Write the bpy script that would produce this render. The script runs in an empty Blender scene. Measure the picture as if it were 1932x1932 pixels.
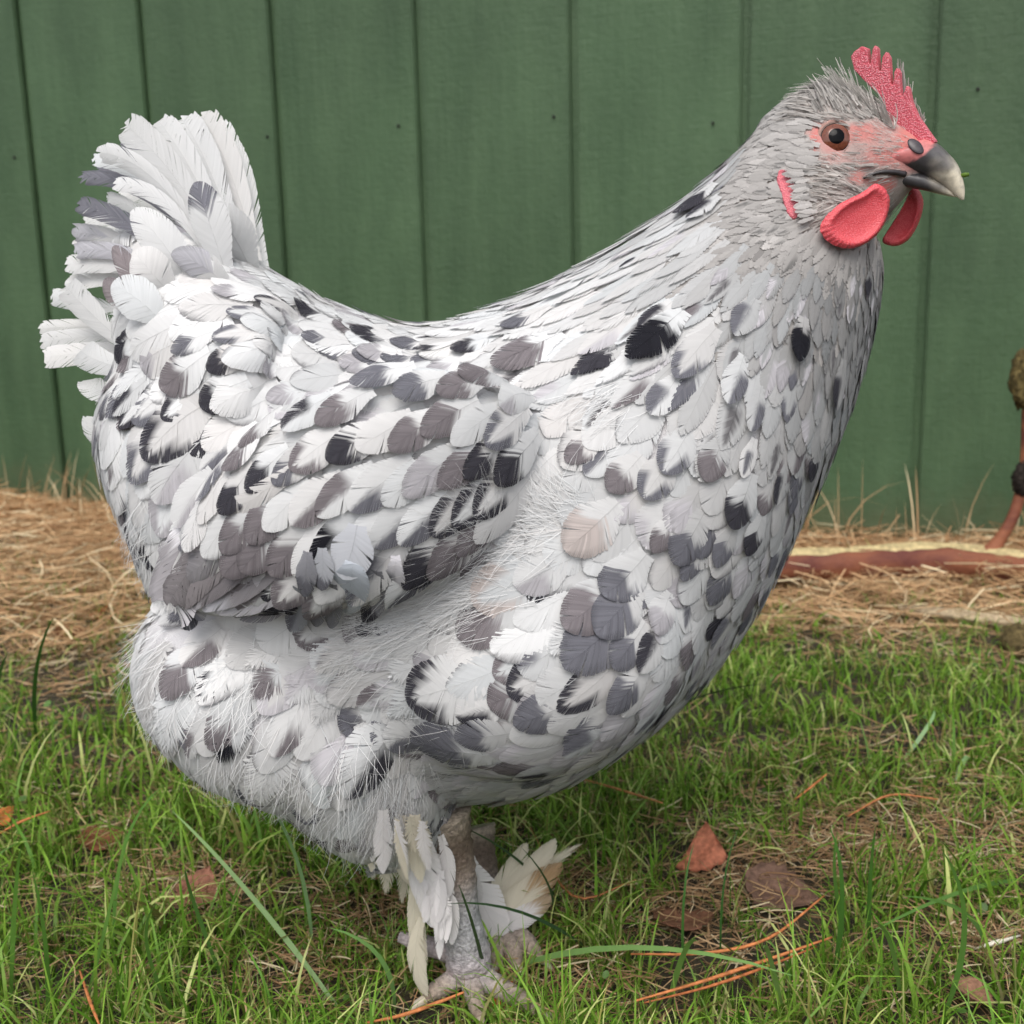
import bpy, bmesh, math, random
import numpy as np
from mathutils import Vector, Matrix
from mathutils.bvhtree import BVHTree

random.seed(7); RNG = np.random.default_rng(7)
rad = math.radians
scene = bpy.context.scene
COL = scene.collection

# ------------------------------------------------------------------ camera
FPX, MID = 2100.0, 966.0            # focal length and centre of a 1932 px frame
CAM = Vector((0, -0.626, 0.40))
PITCH, ROLL = rad(11.15), rad(1.45)
FWD = Vector((0, math.cos(PITCH), -math.sin(PITCH)))
up0 = Vector((0, math.sin(PITCH), math.cos(PITCH))); r0 = Vector((1, 0, 0))
UP = up0 * math.cos(ROLL) + r0 * math.sin(ROLL)
RT = r0 * math.cos(ROLL) - up0 * math.sin(ROLL)
cd = bpy.data.cameras.new('camera'); cam = bpy.data.objects.new('camera', cd); COL.objects.link(cam)
m = Matrix((RT, UP, -FWD)).transposed().to_4x4(); m.translation = CAM
cam.matrix_world = m
cd.sensor_width = 36; cd.lens = 36 * FPX / 1932; cd.clip_start = 0.01; cd.clip_end = 200
cd.dof.use_dof = True; cd.dof.focus_distance = 0.525; cd.dof.aperture_fstop = 16
scene.camera = cam

# ------------------------------------------------------------------ light
SUN_EL, SUN_AZ = rad(54), rad(190)          # azimuth: clockwise from +Y
world = bpy.data.worlds.new('World'); scene.world = world; world.use_nodes = True
nt = world.node_tree; nt.nodes.clear()
sky = nt.nodes.new('ShaderNodeTexSky'); sky.sky_type = 'NISHITA'; sky.sun_disc = False
sky.sun_elevation = SUN_EL; sky.sun_rotation = SUN_AZ; sky.dust_density = 3.0; sky.air_density = 1.0
hs = nt.nodes.new('ShaderNodeHueSaturation'); hs.inputs['Saturation'].default_value = 0.38
bg = nt.nodes.new('ShaderNodeBackground'); bg.inputs['Strength'].default_value = 0.15
wo = nt.nodes.new('ShaderNodeOutputWorld')
nt.links.new(sky.outputs[0], hs.inputs['Color']); nt.links.new(hs.outputs[0], bg.inputs[0]); nt.links.new(bg.outputs[0], wo.inputs[0])
sd = bpy.data.lights.new('sun', 'SUN'); sd.energy = 1.5; sd.angle = rad(40); sd.color = (1, 0.96, 0.9)
sun = bpy.data.objects.new('sun', sd); COL.objects.link(sun)
sdir = Vector((math.sin(SUN_AZ) * math.cos(SUN_EL), math.cos(SUN_AZ) * math.cos(SUN_EL), math.sin(SUN_EL)))
sun.rotation_euler = sdir.to_track_quat('Z', 'Y').to_euler()
scene.view_settings.view_transform = 'Standard'; scene.view_settings.look = 'None'
scene.view_settings.exposure = 0.42; scene.view_settings.gamma = 1.0
scene.view_settings.use_curve_mapping = False
scene.cycles.max_bounces = 4; scene.cycles.diffuse_bounces = 3; scene.cycles.glossy_bounces = 2
scene.cycles.transmission_bounces = 4; scene.cycles.transparent_max_bounces = 6
try:
    scene.cycles.use_denoising = True; scene.cycles.use_adaptive_sampling = True; scene.cycles.adaptive_threshold = .03
except Exception:
    pass

# ------------------------------------------------------------------ helpers
def ray(x, y): return (FWD * FPX + RT * (x - MID) - UP * (y - MID))
def at(x, y, Y):
    d = ray(x, y); return CAM + d * ((Y - CAM.y) / d.y)
def ground(x, y, z=0.0):
    d = ray(x, y); return CAM + d * ((z - CAM.z) / d.z)
def proj(p):
    d = Vector(p) - CAM; z = d.dot(FWD)
    return MID + FPX * d.dot(RT) / z, MID - FPX * d.dot(UP) / z, z
nCAM, nF, nR, nU = (np.array(v) for v in (CAM, FWD, RT, UP))
def nproj(P):
    d = P - nCAM; z = d @ nF
    return MID + FPX * (d @ nR) / z, MID - FPX * (d @ nU) / z
def z1(x, y): return 1389.9 + .28057 * x, 49.64 + .28057 * y       # head close-up
def z2(x, y): return 49.64 + .30832 * x, 178.7 + .30832 * y        # tail close-up
def z3(x, y): return 148.9 + .35971 * x, 695.0 + .35971 * y        # wing close-up
def z5(x, y): return 645.3 + .28061 * x, 1389.9 + .28061 * y       # legs close-up
def lin(r, g, b):
    f = lambda c: (c / 255 / 12.92) if c <= 10 else ((c / 255 + .055) / 1.055) ** 2.4
    return np.array([f(r), f(g), f(b)])
def sstep(a, b, x):
    t = np.clip((x - a) / (b - a), 0, 1); return t * t * (3 - 2 * t)

def link(o, parent=None, label=None, cat=None, group=None, kind=None):
    COL.objects.link(o)
    if parent: o.parent = parent
    if label: o['label'] = label
    if cat: o['category'] = cat
    if group: o['group'] = group
    if kind: o['kind'] = kind
    return o
def mesh_obj(name, V, F, mat, parent=None, col=None, smooth=True, **kw):
    me = bpy.data.meshes.new(name)
    V = np.asarray(V, dtype=np.float32).reshape(-1, 3)
    if isinstance(F, np.ndarray) and F.ndim == 2:
        k = F.shape[1]; nf = len(F)
        me.vertices.add(len(V)); me.vertices.foreach_set('co', V.ravel())
        me.loops.add(nf * k); me.loops.foreach_set('vertex_index', F.astype(np.int32).ravel())
        me.polygons.add(nf); me.polygons.foreach_set('loop_start', np.arange(0, nf * k, k, dtype=np.int32))
        me.update(calc_edges=True); me.validate()
    else:
        me.from_pydata([tuple(map(float, v)) for v in V], [], [tuple(int(i) for i in f) for f in F]); me.update()
    if col is not None:
        a = me.color_attributes.new('Col', 'FLOAT_COLOR', 'POINT')
        c = np.ones((len(V), 4), np.float32); c[:, :3] = col
        a.data.foreach_set('color', c.ravel())
    if smooth: me.polygons.foreach_set('use_smooth', np.ones(len(me.polygons), bool))
    if mat: me.materials.append(mat)
    return link(bpy.data.objects.new(name, me), parent, **kw)
def thing(name, loc, label, cat, group=None):
    o = bpy.data.objects.new(name, None); o.location = loc; o.empty_display_size = .05
    link(o, None, label, cat, group); o['_loc'] = tuple(loc)
    return o
def hang(o, root):            # parent while keeping the world-space mesh where it is
    o.parent = root; o.matrix_parent_inverse = Matrix.Translation(-Vector(root.location))
    return o

# ------------------------------------------------------------------ materials
def mat(name):
    m = bpy.data.materials.new(name); m.use_nodes = True
    n = m.node_tree.nodes; b = n['Principled BSDF']
    return m, m.node_tree, n, b
def node(nt, t, **kw):
    n = nt.nodes.new(t)
    for k, v in kw.items():
        if k in n.inputs: n.inputs[k].default_value = v
        else: setattr(n, k, v)
    return n
def noise_bump(nt, b, scale, strength, dist=.002, stretch=None, detail=4):
    tc = node(nt, 'ShaderNodeTexCoord'); nz = node(nt, 'ShaderNodeTexNoise', Scale=scale, Detail=detail)
    if stretch:
        mp = node(nt, 'ShaderNodeMapping'); mp.inputs['Scale'].default_value = stretch
        nt.links.new(tc.outputs['Object'], mp.inputs[0]); nt.links.new(mp.outputs[0], nz.inputs['Vector'])
    else: nt.links.new(tc.outputs['Object'], nz.inputs['Vector'])
    bp = node(nt, 'ShaderNodeBump', Strength=strength, Distance=dist)
    nt.links.new(nz.outputs['Fac'], bp.inputs['Height']); nt.links.new(bp.outputs[0], b.inputs['Normal'])
    return nz, bp
def vcol_mat(name, rough=.6, spec=.3, transl=0.0, sheen=0.0, noise=None, bump=None):
    m, nt, n, b = mat(name)
    vc = node(nt, 'ShaderNodeVertexColor'); vc.layer_name = 'Col'
    c = vc.outputs[0]
    if noise:
        tc = node(nt, 'ShaderNodeTexCoord'); nz = node(nt, 'ShaderNodeTexNoise', Scale=noise[0], Detail=4)
        nt.links.new(tc.outputs['Object'], nz.inputs['Vector'])
        mr = node(nt, 'ShaderNodeMapRange'); mr.inputs[1].default_value = .3; mr.inputs[2].default_value = .7
        mr.inputs[3].default_value = 1 - noise[1]; mr.inputs[4].default_value = 1 + noise[1]
        nt.links.new(nz.outputs['Fac'], mr.inputs[0])
        mx = node(nt, 'ShaderNodeVectorMath', operation='SCALE')
        nt.links.new(c, mx.inputs[0]); nt.links.new(mr.outputs[0], mx.inputs['Scale']); c = mx.outputs[0]
    nt.links.new(c, b.inputs['Base Color'])
    b.inputs['Roughness'].default_value = rough; b.inputs['Specular IOR Level'].default_value = spec
    if sheen: b.inputs['Sheen Weight'].default_value = sheen
    if bump: noise_bump(nt, b, *bump)
    if transl < 0:
        transl = -transl; b = node(nt, 'ShaderNodeBsdfDiffuse'); nt.links.new(c, b.inputs[0])
    if transl:
        tr = node(nt, 'ShaderNodeBsdfTranslucent'); nt.links.new(c, tr.inputs[0])
        mx = node(nt, 'ShaderNodeMixShader', Fac=transl)
        nt.links.new(b.outputs[0], mx.inputs[1]); nt.links.new(tr.outputs[0], mx.inputs[2])
        nt.links.new(mx.outputs[0], n['Material Output'].inputs[0])
    return m
FEATHER = vcol_mat('feather_vane', .62, .22, -.22)
SKIN = vcol_mat('hen_skin_and_down', .7, .2, 0, bump=(900, .5, .001))
GRASS = vcol_mat('grass_blade', .5, .35, .25)
STRAW = vcol_mat('dry_straw', .7, .2, .15)
LEAFM = vcol_mat('dead_leaf', .75, .2, .12, noise=(260, .35), bump=(350, .6, .002))
def fleshy(name, c1, c2, scale, bumps=.6, rough=.38):
    m, nt, n, b = mat(name)
    tc = node(nt, 'ShaderNodeTexCoord'); vo = node(nt, 'ShaderNodeTexVoronoi', Scale=scale)
    nt.links.new(tc.outputs['Object'], vo.inputs['Vector'])
    cr = node(nt, 'ShaderNodeValToRGB'); cr.color_ramp.elements[0].color = (*c2, 1); cr.color_ramp.elements[1].color = (*c1, 1)
    cr.color_ramp.elements[0].position = .05; cr.color_ramp.elements[1].position = .55
    nt.links.new(vo.outputs['Distance'], cr.inputs[0]); nt.links.new(cr.outputs[0], b.inputs['Base Color'])
    bp = node(nt, 'ShaderNodeBump', Strength=bumps, Distance=.0006); bp.invert = True
    nt.links.new(vo.outputs['Distance'], bp.inputs['Height']); nt.links.new(bp.outputs[0], b.inputs['Normal'])
    b.inputs['Roughness'].default_value = rough; b.inputs['Subsurface Weight'].default_value = .15
    b.inputs['Subsurface Radius'].default_value = (.004, .0015, .001); b.inputs['Specular IOR Level'].default_value = .4
    return m
COMBM = fleshy('comb_flesh', tuple(lin(202, 84, 98)), tuple(lin(236, 172, 180)), 1500, .8, .5)
WATTM = fleshy('wattle_flesh', tuple(lin(208, 74, 82)), tuple(lin(226, 118, 124)), 1600, .4, .4)
LOBEM = fleshy('ear_lobe_flesh', tuple(lin(204, 104, 114)), tuple(lin(222, 140, 148)), 1400, .6, .55)

# ================================================================== SETTING
# ---- ground
def hnoise(x, y):
    return (.006 * np.sin(x * 9 + 1.3) * np.cos(y * 7 + .4) + .003 * np.sin(x * 31 + y * 17) + .002 * np.sin(y * 43 - x * 23 + 2))
GW = .93                                            # wall distance used below
def gz(x, y):
    damp = np.clip((np.hypot(x, y + .0) - .15) / .3, 0, 1)
    return hnoise(x, y) * damp
xs = np.unique(np.concatenate([np.linspace(-30, 30, 41), np.linspace(-1.8, 1.8, 181)]))
ys = np.unique(np.concatenate([np.linspace(-20, 20, 31), np.linspace(-.7, 2.2, 146)]))
X, Y = np.meshgrid(xs, ys); Z = gz(X, Y) * (np.abs(X) < 2) * (np.abs(Y) < 2.4)
V = np.stack([X, Y, Z], -1).reshape(-1, 3)
ii = np.arange(len(ys) - 1)[:, None] * len(xs) + np.arange(len(xs) - 1)[None]
F = np.stack([ii, ii + 1, ii + len(xs) + 1, ii + len(xs)], -1).reshape(-1, 4)
gm, gnt, gn, gb = mat('soil_and_thatch')
tc = node(gnt, 'ShaderNodeTexCoord'); nz = node(gnt, 'ShaderNodeTexNoise', Scale=55, Detail=8, Roughness=.7)
gnt.links.new(tc.outputs['Object'], nz.inputs['Vector'])
cr = node(gnt, 'ShaderNodeValToRGB'); e = cr.color_ramp.elements
e[0].position = .33; e[0].color = (.010, .009, .005, 1); e[1].position = .75; e[1].color = (.08, .06, .03, 1)
gnt.links.new(nz.outputs['Fac'], cr.inputs[0]); gnt.links.new(cr.outputs[0], gb.inputs['Base Color'])
gb.inputs['Roughness'].default_value = .9
bp = node(gnt, 'ShaderNodeBump', Strength=.8, Distance=.01); gnt.links.new(nz.outputs['Fac'], bp.inputs['Height']); gnt.links.new(bp.outputs[0], gb.inputs['Normal'])
mesh_obj('ground', V, F, gm, kind='structure')

# ---- green board wall
WYAW = rad(17.5)
WU = Vector((math.cos(WYAW), -math.sin(WYAW), 0)); WN = Vector((-math.sin(WYAW), -math.cos(WYAW), 0))
WP = Vector((0, 1.244, 0))
def wall_hit(x, y, off=0):
    d = ray(x, y); t = ((WP + WN * off) - CAM).dot(WN) / d.dot(WN); return CAM + d * t
def wall_uz(x, y):
    p = wall_hit(x, y); return (p - WP).dot(WU), p.z
gu = [wall_uz(x, 0)[0] for x in (30, 262, 510, 785, 1080, 1408, 1768)]
step = (gu[-1] - gu[0]) / 6
print('grooves', [round(b - a, 4) for a, b in zip(gu, gu[1:])])
grooves = [gu[0] - step * k for k in range(6, 0, -1)] + gu + [gu[-1] + step * k for k in range(1, 7)]
pm, pnt, pn, pb = mat('green_painted_board')
tc = node(pnt, 'ShaderNodeTexCoord'); oi = node(pnt, 'ShaderNodeObjectInfo')
mp = node(pnt, 'ShaderNodeMapping'); mp.inputs['Scale'].default_value = (14, 14, 3.5)
pnt.links.new(tc.outputs['Object'], mp.inputs[0])
na = node(pnt, 'ShaderNodeTexNoise', Scale=1, Detail=6, Roughness=.6); pnt.links.new(mp.outputs[0], na.inputs['Vector'])
mp2 = node(pnt, 'ShaderNodeMapping'); mp2.inputs['Scale'].default_value = (12, 12, 260)
pnt.links.new(tc.outputs['Object'], mp2.inputs[0])
nb = node(pnt, 'ShaderNodeTexNoise', Scale=1, Detail=3); pnt.links.new(mp2.outputs[0], nb.inputs['Vector'])
nc = node(pnt, 'ShaderNodeTexNoise', Scale=95, Detail=5, Roughness=.6); pnt.links.new(tc.outputs['Object'], nc.inputs['Vector'])
mp3 = node(pnt, 'ShaderNodeMapping'); mp3.inputs['Scale'].default_value = (90, 90, 6)
pnt.links.new(tc.outputs['Object'], mp3.inputs[0])
nd = node(pnt, 'ShaderNodeTexNoise', Scale=1, Detail=4); pnt.links.new(mp3.outputs[0], nd.inputs['Vector'])
cr = node(pnt, 'ShaderNodeValToRGB'); e = cr.color_ramp.elements
e[0].position = .3; e[0].color = (*lin(56, 79, 52), 1); e[1].position = .75; e[1].color = (*lin(73, 96, 67), 1)
pnt.links.new(na.outputs['Fac'], cr.inputs[0])
sx = node(pnt, 'ShaderNodeSeparateXYZ'); pnt.links.new(tc.outputs['Object'], sx.inputs[0])
nd0 = node(pnt, 'ShaderNodeTexNoise', Scale=22, Detail=6, Roughness=.7); pnt.links.new(tc.outputs['Object'], nd0.inputs['Vector'])
zz = node(pnt, 'ShaderNodeMath', operation='MULTIPLY_ADD'); zz.inputs[1].default_value = .16; pnt.links.new(nd0.outputs['Fac'], zz.inputs[0])
zn = node(pnt, 'ShaderNodeMath', operation='MULTIPLY'); zn.inputs[1].default_value = -1; pnt.links.new(sx.outputs['Z'], zn.inputs[0]); pnt.links.new(zn.outputs[0], zz.inputs[2])
dm = node(pnt, 'ShaderNodeMapRange'); dm.inputs[1].default_value = -.02; dm.inputs[2].default_value = .09; dm.inputs[3].default_value = 0; dm.inputs[4].default_value = .55; pnt.links.new(zz.outputs[0], dm.inputs[0])
dmx = node(pnt, 'ShaderNodeMix', data_type='RGBA'); dmx.inputs[7].default_value = (*lin(92, 86, 62), 1)
pnt.links.new(dm.outputs[0], dmx.inputs[0]); pnt.links.new(cr.outputs[0], dmx.inputs[6])
nl = node(pnt, 'ShaderNodeTexNoise', Scale=3.2, Detail=5, Roughness=.65); pnt.links.new(tc.outputs['Object'], nl.inputs['Vector'])
bv = node(pnt, 'ShaderNodeMapRange'); bv.inputs[1].default_value = .3; bv.inputs[2].default_value = .7; bv.inputs[3].default_value = .86; bv.inputs[4].default_value = 1.12; pnt.links.new(nl.outputs['Fac'], bv.inputs[0])
br = node(pnt, 'ShaderNodeMapRange'); br.inputs[3].default_value = .94; br.inputs[4].default_value = 1.06; pnt.links.new(oi.outputs['Random'], br.inputs[0])
bm_ = node(pnt, 'ShaderNodeMath', operation='MULTIPLY'); pnt.links.new(bv.outputs[0], bm_.inputs[0]); pnt.links.new(br.outputs[0], bm_.inputs[1])
bs = node(pnt, 'ShaderNodeVectorMath', operation='SCALE'); pnt.links.new(dmx.outputs[2], bs.inputs[0]); pnt.links.new(bm_.outputs[0], bs.inputs['Scale'])
pnt.links.new(bs.outputs[0], pb.inputs['Base Color'])
pb.inputs['Roughness'].default_value = .55; pb.inputs['Specular IOR Level'].default_value = .35
def madd(nt, a, fa, b, fb):
    m1 = node(nt, 'ShaderNodeMath', operation='MULTIPLY'); m1.inputs[1].default_value = fa; nt.links.new(a, m1.inputs[0])
    m2 = node(nt, 'ShaderNodeMath', operation='MULTIPLY_ADD'); m2.inputs[1].default_value = fb
    nt.links.new(b, m2.inputs[0]); nt.links.new(m1.outputs[0], m2.inputs[2]); return m2.outputs[0]
h = madd(pnt, nb.outputs['Fac'], .22, nc.outputs['Fac'], .7); h = madd(pnt, h, 1.0, nd.outputs['Fac'], .6)
bp = node(pnt, 'ShaderNodeBump', Strength=.45, Distance=.004); pnt.links.new(h, bp.inputs['Height']); pnt.links.new(bp.outputs[0], pb.inputs['Normal'])
nailm, nnt, _, nbs = mat('rusted_nail'); nbs.inputs['Base Color'].default_value = (.012, .012, .010, 1); nbs.inputs['Roughness'].default_value = .8
wall = thing('wooden_wall', WP, 'green painted wall of vertical grooved boards behind the hen', 'wall')
def wall_box(name, u0, u1, z0, z1, n0, n1, mt, bev=.0025):
    bm = bmesh.new()
    vs = [bm.verts.new(WU * u + WN * n + Vector((0, 0, z))) for z in (z0, z1) for n in (n0, n1) for u in (u0, u1)]
    for f in ((0, 1, 3, 2), (4, 6, 7, 5), (0, 4, 5, 1), (2, 3, 7, 6), (0, 2, 6, 4), (1, 5, 7, 3)): bm.faces.new([vs[i] for i in f])
    bmesh.ops.recalc_face_normals(bm, faces=bm.faces)
    if bev: bmesh.ops.bevel(bm, geom=bm.edges[:], offset=bev, segments=2, affect='EDGES')
    me = bpy.data.meshes.new(name); bm.to_mesh(me); bm.free(); me.materials.append(mt)
    o = bpy.data.objects.new(name, me); link(o); o.parent = wall
    return o
wall_box('backing', grooves[0], grooves[-1], -.05, 2.6, -.03, -.012, pm, 0)
boards = []
for i, (a, b) in enumerate(zip(grooves, grooves[1:])):
    boards.append((a, b, wall_box('board', a + .006, b - .006, .012, 2.6, -.0118, random.uniform(-.0008, .0012), pm, .003)))
for (x, y) in ((505, 258), (752, 237), (1045, 220), (1845, 168), (28, 297), (1345, 232)):
    u, z = wall_uz(x, y)
    bo = [b for b in boards if b[0] <= u < b[1]][0][2]
    bm = bmesh.new(); bmesh.ops.create_cone(bm, cap_ends=True, segments=10, radius1=.0026, radius2=.002, depth=.003)
    me = bpy.data.meshes.new('nail'); 
    bm.transform(Matrix.Translation(WU * u + WN * .0022 + Vector((0, 0, z))) @ WN.to_track_quat('Z', 'Y').to_matrix().to_4x4())
    bm.to_mesh(me); bm.free(); me.materials.append(nailm)
    o = bpy.data.objects.new('nail', me); link(o); o.parent = bo

# ================================================================== HEN BODY
def catmull(A, n):
    A = np.asarray(A, float); P = np.vstack([2 * A[0] - A[1], A, 2 * A[-1] - A[-2]]); out = []
    for i in range(1, len(P) - 2):
        for t in np.linspace(0, 1, n, endpoint=False):
            p0, p1, p2, p3 = P[i - 1:i + 3]
            out.append(.5 * (2 * p1 + (p2 - p0) * t + (2 * p0 - 5 * p1 + 4 * p2 - p3) * t * t + (3 * p1 - p0 - 3 * p2 + p3) * t ** 3))
    out.append(A[-1]); return np.array(out)
def loft(secs, nsub=5, nring=36, exp=1.0):
    """secs: (A, B, side vector) -> closed shell"""
    data = catmull([list(a) + list(b) + list(s) for a, b, s in secs], nsub)
    th = np.linspace(0, 2 * math.pi, nring, endpoint=False)
    V = []
    for d in data:
        A, B, S = d[:3], d[3:6], d[6:9]; c = (A + B) / 2; h = (A - B) / 2
        cs, sn = np.cos(th), np.sin(th)
        cs = np.sign(cs) * np.abs(cs) ** exp; sn = np.sign(sn) * np.abs(sn) ** exp
        V.append(c + np.outer(cs, h) + np.outer(sn, S))
    n = len(data); V = np.concatenate(V); F = []
    for i in range(n - 1):
        for j in range(nring):
            k = (j + 1) % nring
            F.append((i * nring + j, i * nring + k, (i + 1) * nring + k, (i + 1) * nring + j))
    F.append(tuple(range(nring))[::-1]); F.append(tuple((n - 1) * nring + j for j in range(nring)))
    return V, F

# head frame: turned a little toward the camera
HO = at(1600, 290, -.035); hr = (HO - CAM).normalized()
xr = (RT - hr * RT.dot(hr)).normalized(); HZ = xr.cross(hr); PHI = rad(18)
HX = xr * math.cos(PHI) - hr * math.sin(PHI); HY = hr * math.cos(PHI) + xr * math.sin(PHI)
def hp(x, y, ly=0.0):
    d = ray(x, y); t = ((HO + HY * ly) - CAM).dot(HY) / d.dot(HY); return CAM + d * t
def hz(zx, zy, ly=0.0): return hp(*z1(zx, zy), ly)

BODY = [  # top, bottom (px), half width, Y centre
    ((200, 770), (222, 915), .018, .0), ((270, 660), (290, 1010), .060, 0), ((390, 590), (395, 1200), .094, 0),
    ((560, 566), (570, 1420), .114, 0), ((770, 622), (810, 1465), .122, 0), ((940, 585), (1020, 1450), .134, 0),
    ((1080, 520), (1235, 1325), .126, -.004), ((1195, 450), (1390, 1150), .108, -.010), ((1275, 395), (1495, 960), .084, -.016),
    ((1335, 345), (1585, 775), .062, -.022), ((1385, 300), (1632, 630), .049, -.027), ((1435, 250), (1652, 520), .039, -.031),
    ((1480, 210), (1645, 460), .033, -.034)]
shells = [loft([(at(*a, y), at(*b, y), Vector((0, w, 0))) for a, b, w, y in BODY], 6, 40)]
HEAD = [((180, 640), (520, 1420), .028), ((330, 520), (640, 1380), .030), ((480, 425), (720, 1300), .0300), ((640, 385), (880, 1370), .0285),
        ((800, 420), (1010, 1280), .0255), ((950, 530), (1110, 1175), .0195), ((1100, 650), (1180, 1095), .0140), ((1220, 720), (1240, 1050), .0090),
        ((1300, 790), (1290, 1010), .0055)]
shells.append(loft([(hz(*a), hz(*b), HY * w) for a, b, w in HEAD], 5, 32))
# wings (near one, and its mirror image)
WING = [((1040, 800), (1050, 900), .003, -.104), ((960, 750), (985, 980), .010, -.118), ((850, 705), (880, 1060), .015, -.131), ((700, 715), (740, 1115), .019, -.136),
        ((560, 785), (600, 1140), .018, -.134), ((450, 885), (500, 1145), .015, -.128), ((380, 985), (430, 1150), .011, -.121), ((335, 1080), (350, 1140), .004, -.117)]
wsecs = [(at(*a, y), at(*b, y), Vector((0, w, 0))) for a, b, w, y in WING]
shells.append(loft(wsecs, 5, 28))
MIRY = Matrix.Diagonal((1, -1, 1))
Vm, Fm = shells[-1]; shells.append((Vm * np.array([1, -1, 1]), [f[::-1] for f in Fm]))
# flank mass of the breast, overlapping the thigh
for sg in (1, -1):
    c0 = at(1040, 1215, -.085); c = Vector((c0.x, c0.y * sg, c0.z))
    a1 = at(1290, 1090, -.085) - c0; a2 = at(1130, 1400, -.085) - c0; a1.y = a2.y = 0
    FL = (c, (a1 * 1.06, Vector((0, .066, 0)), a2 * 1.0)); FLANK = globals().setdefault('FLANK', []); FLANK.append(FL)
# thigh / fluff mass
def ellipsoid(c, ax, n=24):
    """ax: three semi-axis vectors"""
    bm = bmesh.new(); bmesh.ops.create_uvsphere(bm, u_segments=n, v_segments=n // 2, radius=1)
    M = Matrix((ax[0], ax[1], ax[2])).transposed().to_4x4(); M.translation = c
    bm.transform(M); V = np.array([v.co[:] for v in bm.verts]); F = [tuple(v.index for v in f.verts) for f in bm.faces]; bm.free(); return V, F
for c_f, ax_f in FLANK: shells.append(ellipsoid(c_f, ax_f))
for sg in (1, -1):
    yc = -.072 * sg
    c = at(506, 1310, -.072); c.y = yc
    a1 = (at(755, 1410, -.072) - at(525, 1300, -.072)); a1.y = 0
    a2 = (at(590, 1140, -.072) - at(525, 1300, -.072)); a2.y = 0
    shells.append(ellipsoid(c, (a1, Vector((0, .056, 0)), a2)))
    # drumstick
    k0, k1, k2 = at(650, 1370, -.070), at(745, 1510, -.062), at(800, 1585, -.055)
    pts = [(k0, .052), (k1, .036), (k2, .016)]
    sec = []
    for p, r in pts:
        q = Vector((p.x, p.y * sg, p.z)); d = Vector((.78, 0, .62)); sec.append((q + d * r, q - d * r, Vector((0, r, 0))))
    shells.append(loft(sec, 5, 24))
    # tail root
    tb = [((580, 560), (490, 900), .095), ((500, 520), (340, 800), .078), ((420, 480), (260, 720), .052), ((350, 440), (235, 630), .026), ((310, 410), (240, 540), .008)]
    if sg == 1: shells.append(loft([(at(*a, 0), at(*b, 0), Vector((0, w, 0))) for a, b, w in tb], 5, 28))

def evaluated(V, F, mods):
    me = bpy.data.meshes.new('tmp'); me.from_pydata([tuple(v) for v in V], [], [tuple(f) for f in F]); me.update()
    o = bpy.data.objects.new('tmp', me); COL.objects.link(o)
    for t, kw in mods:
        md = o.modifiers.new(t, t)
        for k, v in kw.items(): setattr(md, k, v)
    dg = bpy.context.evaluated_depsgraph_get()
    r = bpy.data.meshes.new_from_object(o.evaluated_get(dg)); bpy.data.objects.remove(o); bpy.data.meshes.remove(me)
    return r
AV, AF, off = [], [], 0
for v, f in shells:
    AV.append(v); AF += [tuple(i + off for i in q) for q in f]; off += len(v)
body_me = evaluated(np.concatenate(AV), AF, [('REMESH', dict(mode='VOXEL', voxel_size=.004)), ('SMOOTH', dict(factor=.5, iterations=6))])
body_me.name = 'body'
BV = np.empty(len(body_me.vertices) * 3, np.float32); body_me.vertices.foreach_get('co', BV); BV = BV.reshape(-1, 3).astype(float)
bvh = BVHTree.FromPolygons([tuple(v) for v in BV], [tuple(p.vertices) for p in body_me.polygons])
def hit(x, y):
    d = ray(x, y).normalized(); loc, n, i, dist = bvh.ray_cast(CAM, d); return loc, n

hen = thing('hen', ground(870, 1850), 'white and grey speckled hen standing in profile on the grass', 'hen')

# face colouring: bare pink skin round the eye, beak and wattle roots
def ell(px, py, cx, cy, rx, ry, ang=0):
    dx, dy = px - cx, py - cy; c, s = math.cos(rad(ang)), math.sin(rad(ang))
    u, v = (dx * c + dy * s) / rx, (-dx * s + dy * c) / ry
    return 1 - sstep(.7, 1.15, np.sqrt(u * u + v * v))
def pink_mask(px, py):
    m = np.zeros_like(px)
    for (zx, zy, rx, ry, a, st) in ((520, 760, 42, 125, 8, 1.), (850, 720, 120, 75, 15, .9), (1180, 780, 150, 110, 20, 1.), (1080, 900, 260, 70, 6, .85), (660, 755, 130, 130, 0, .6),
                                  (1180, 640, 110, 90, 45, 1.), (830, 1020, 90, 60, 0, .8), (980, 1060, 100, 60, 0, 1), (700, 900, 160, 60, 5, .35), (1000, 760, 200, 150, 10, .45)):
        cx, cy = z1(zx, zy); m = np.maximum(m, st * ell(px, py, cx, cy, rx * .28, ry * .28, a))
    return m
bx, by = nproj(BV)
lx = (BV - np.array(HO)) @ np.array(HX); lz = (BV - np.array(HO)) @ np.array(HZ)
headw = sstep(-.055, -.03, lx) * sstep(-.06, -.045, lz)
down = np.tile(lin(205, 203, 205), (len(BV), 1))
grey = lin(164, 155, 150)
colr = down * (1 - headw[:, None]) + grey * headw[:, None]
pk = (pink_mask(bx, by) * headw)[:, None]
colr = colr * (1 - pk) + lin(192, 122, 116) * pk
a = body_me.color_attributes.new('Col', 'FLOAT_COLOR', 'POINT')
c4 = np.ones((len(BV), 4), np.float32); c4[:, :3] = colr; a.data.foreach_set('color', c4.ravel())
body_me.polygons.foreach_set('use_smooth', np.ones(len(body_me.polygons), bool)); body_me.materials.clear(); body_me.materials.append(SKIN)
body = link(bpy.data.objects.new('body', body_me)); hang(body, hen)

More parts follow.
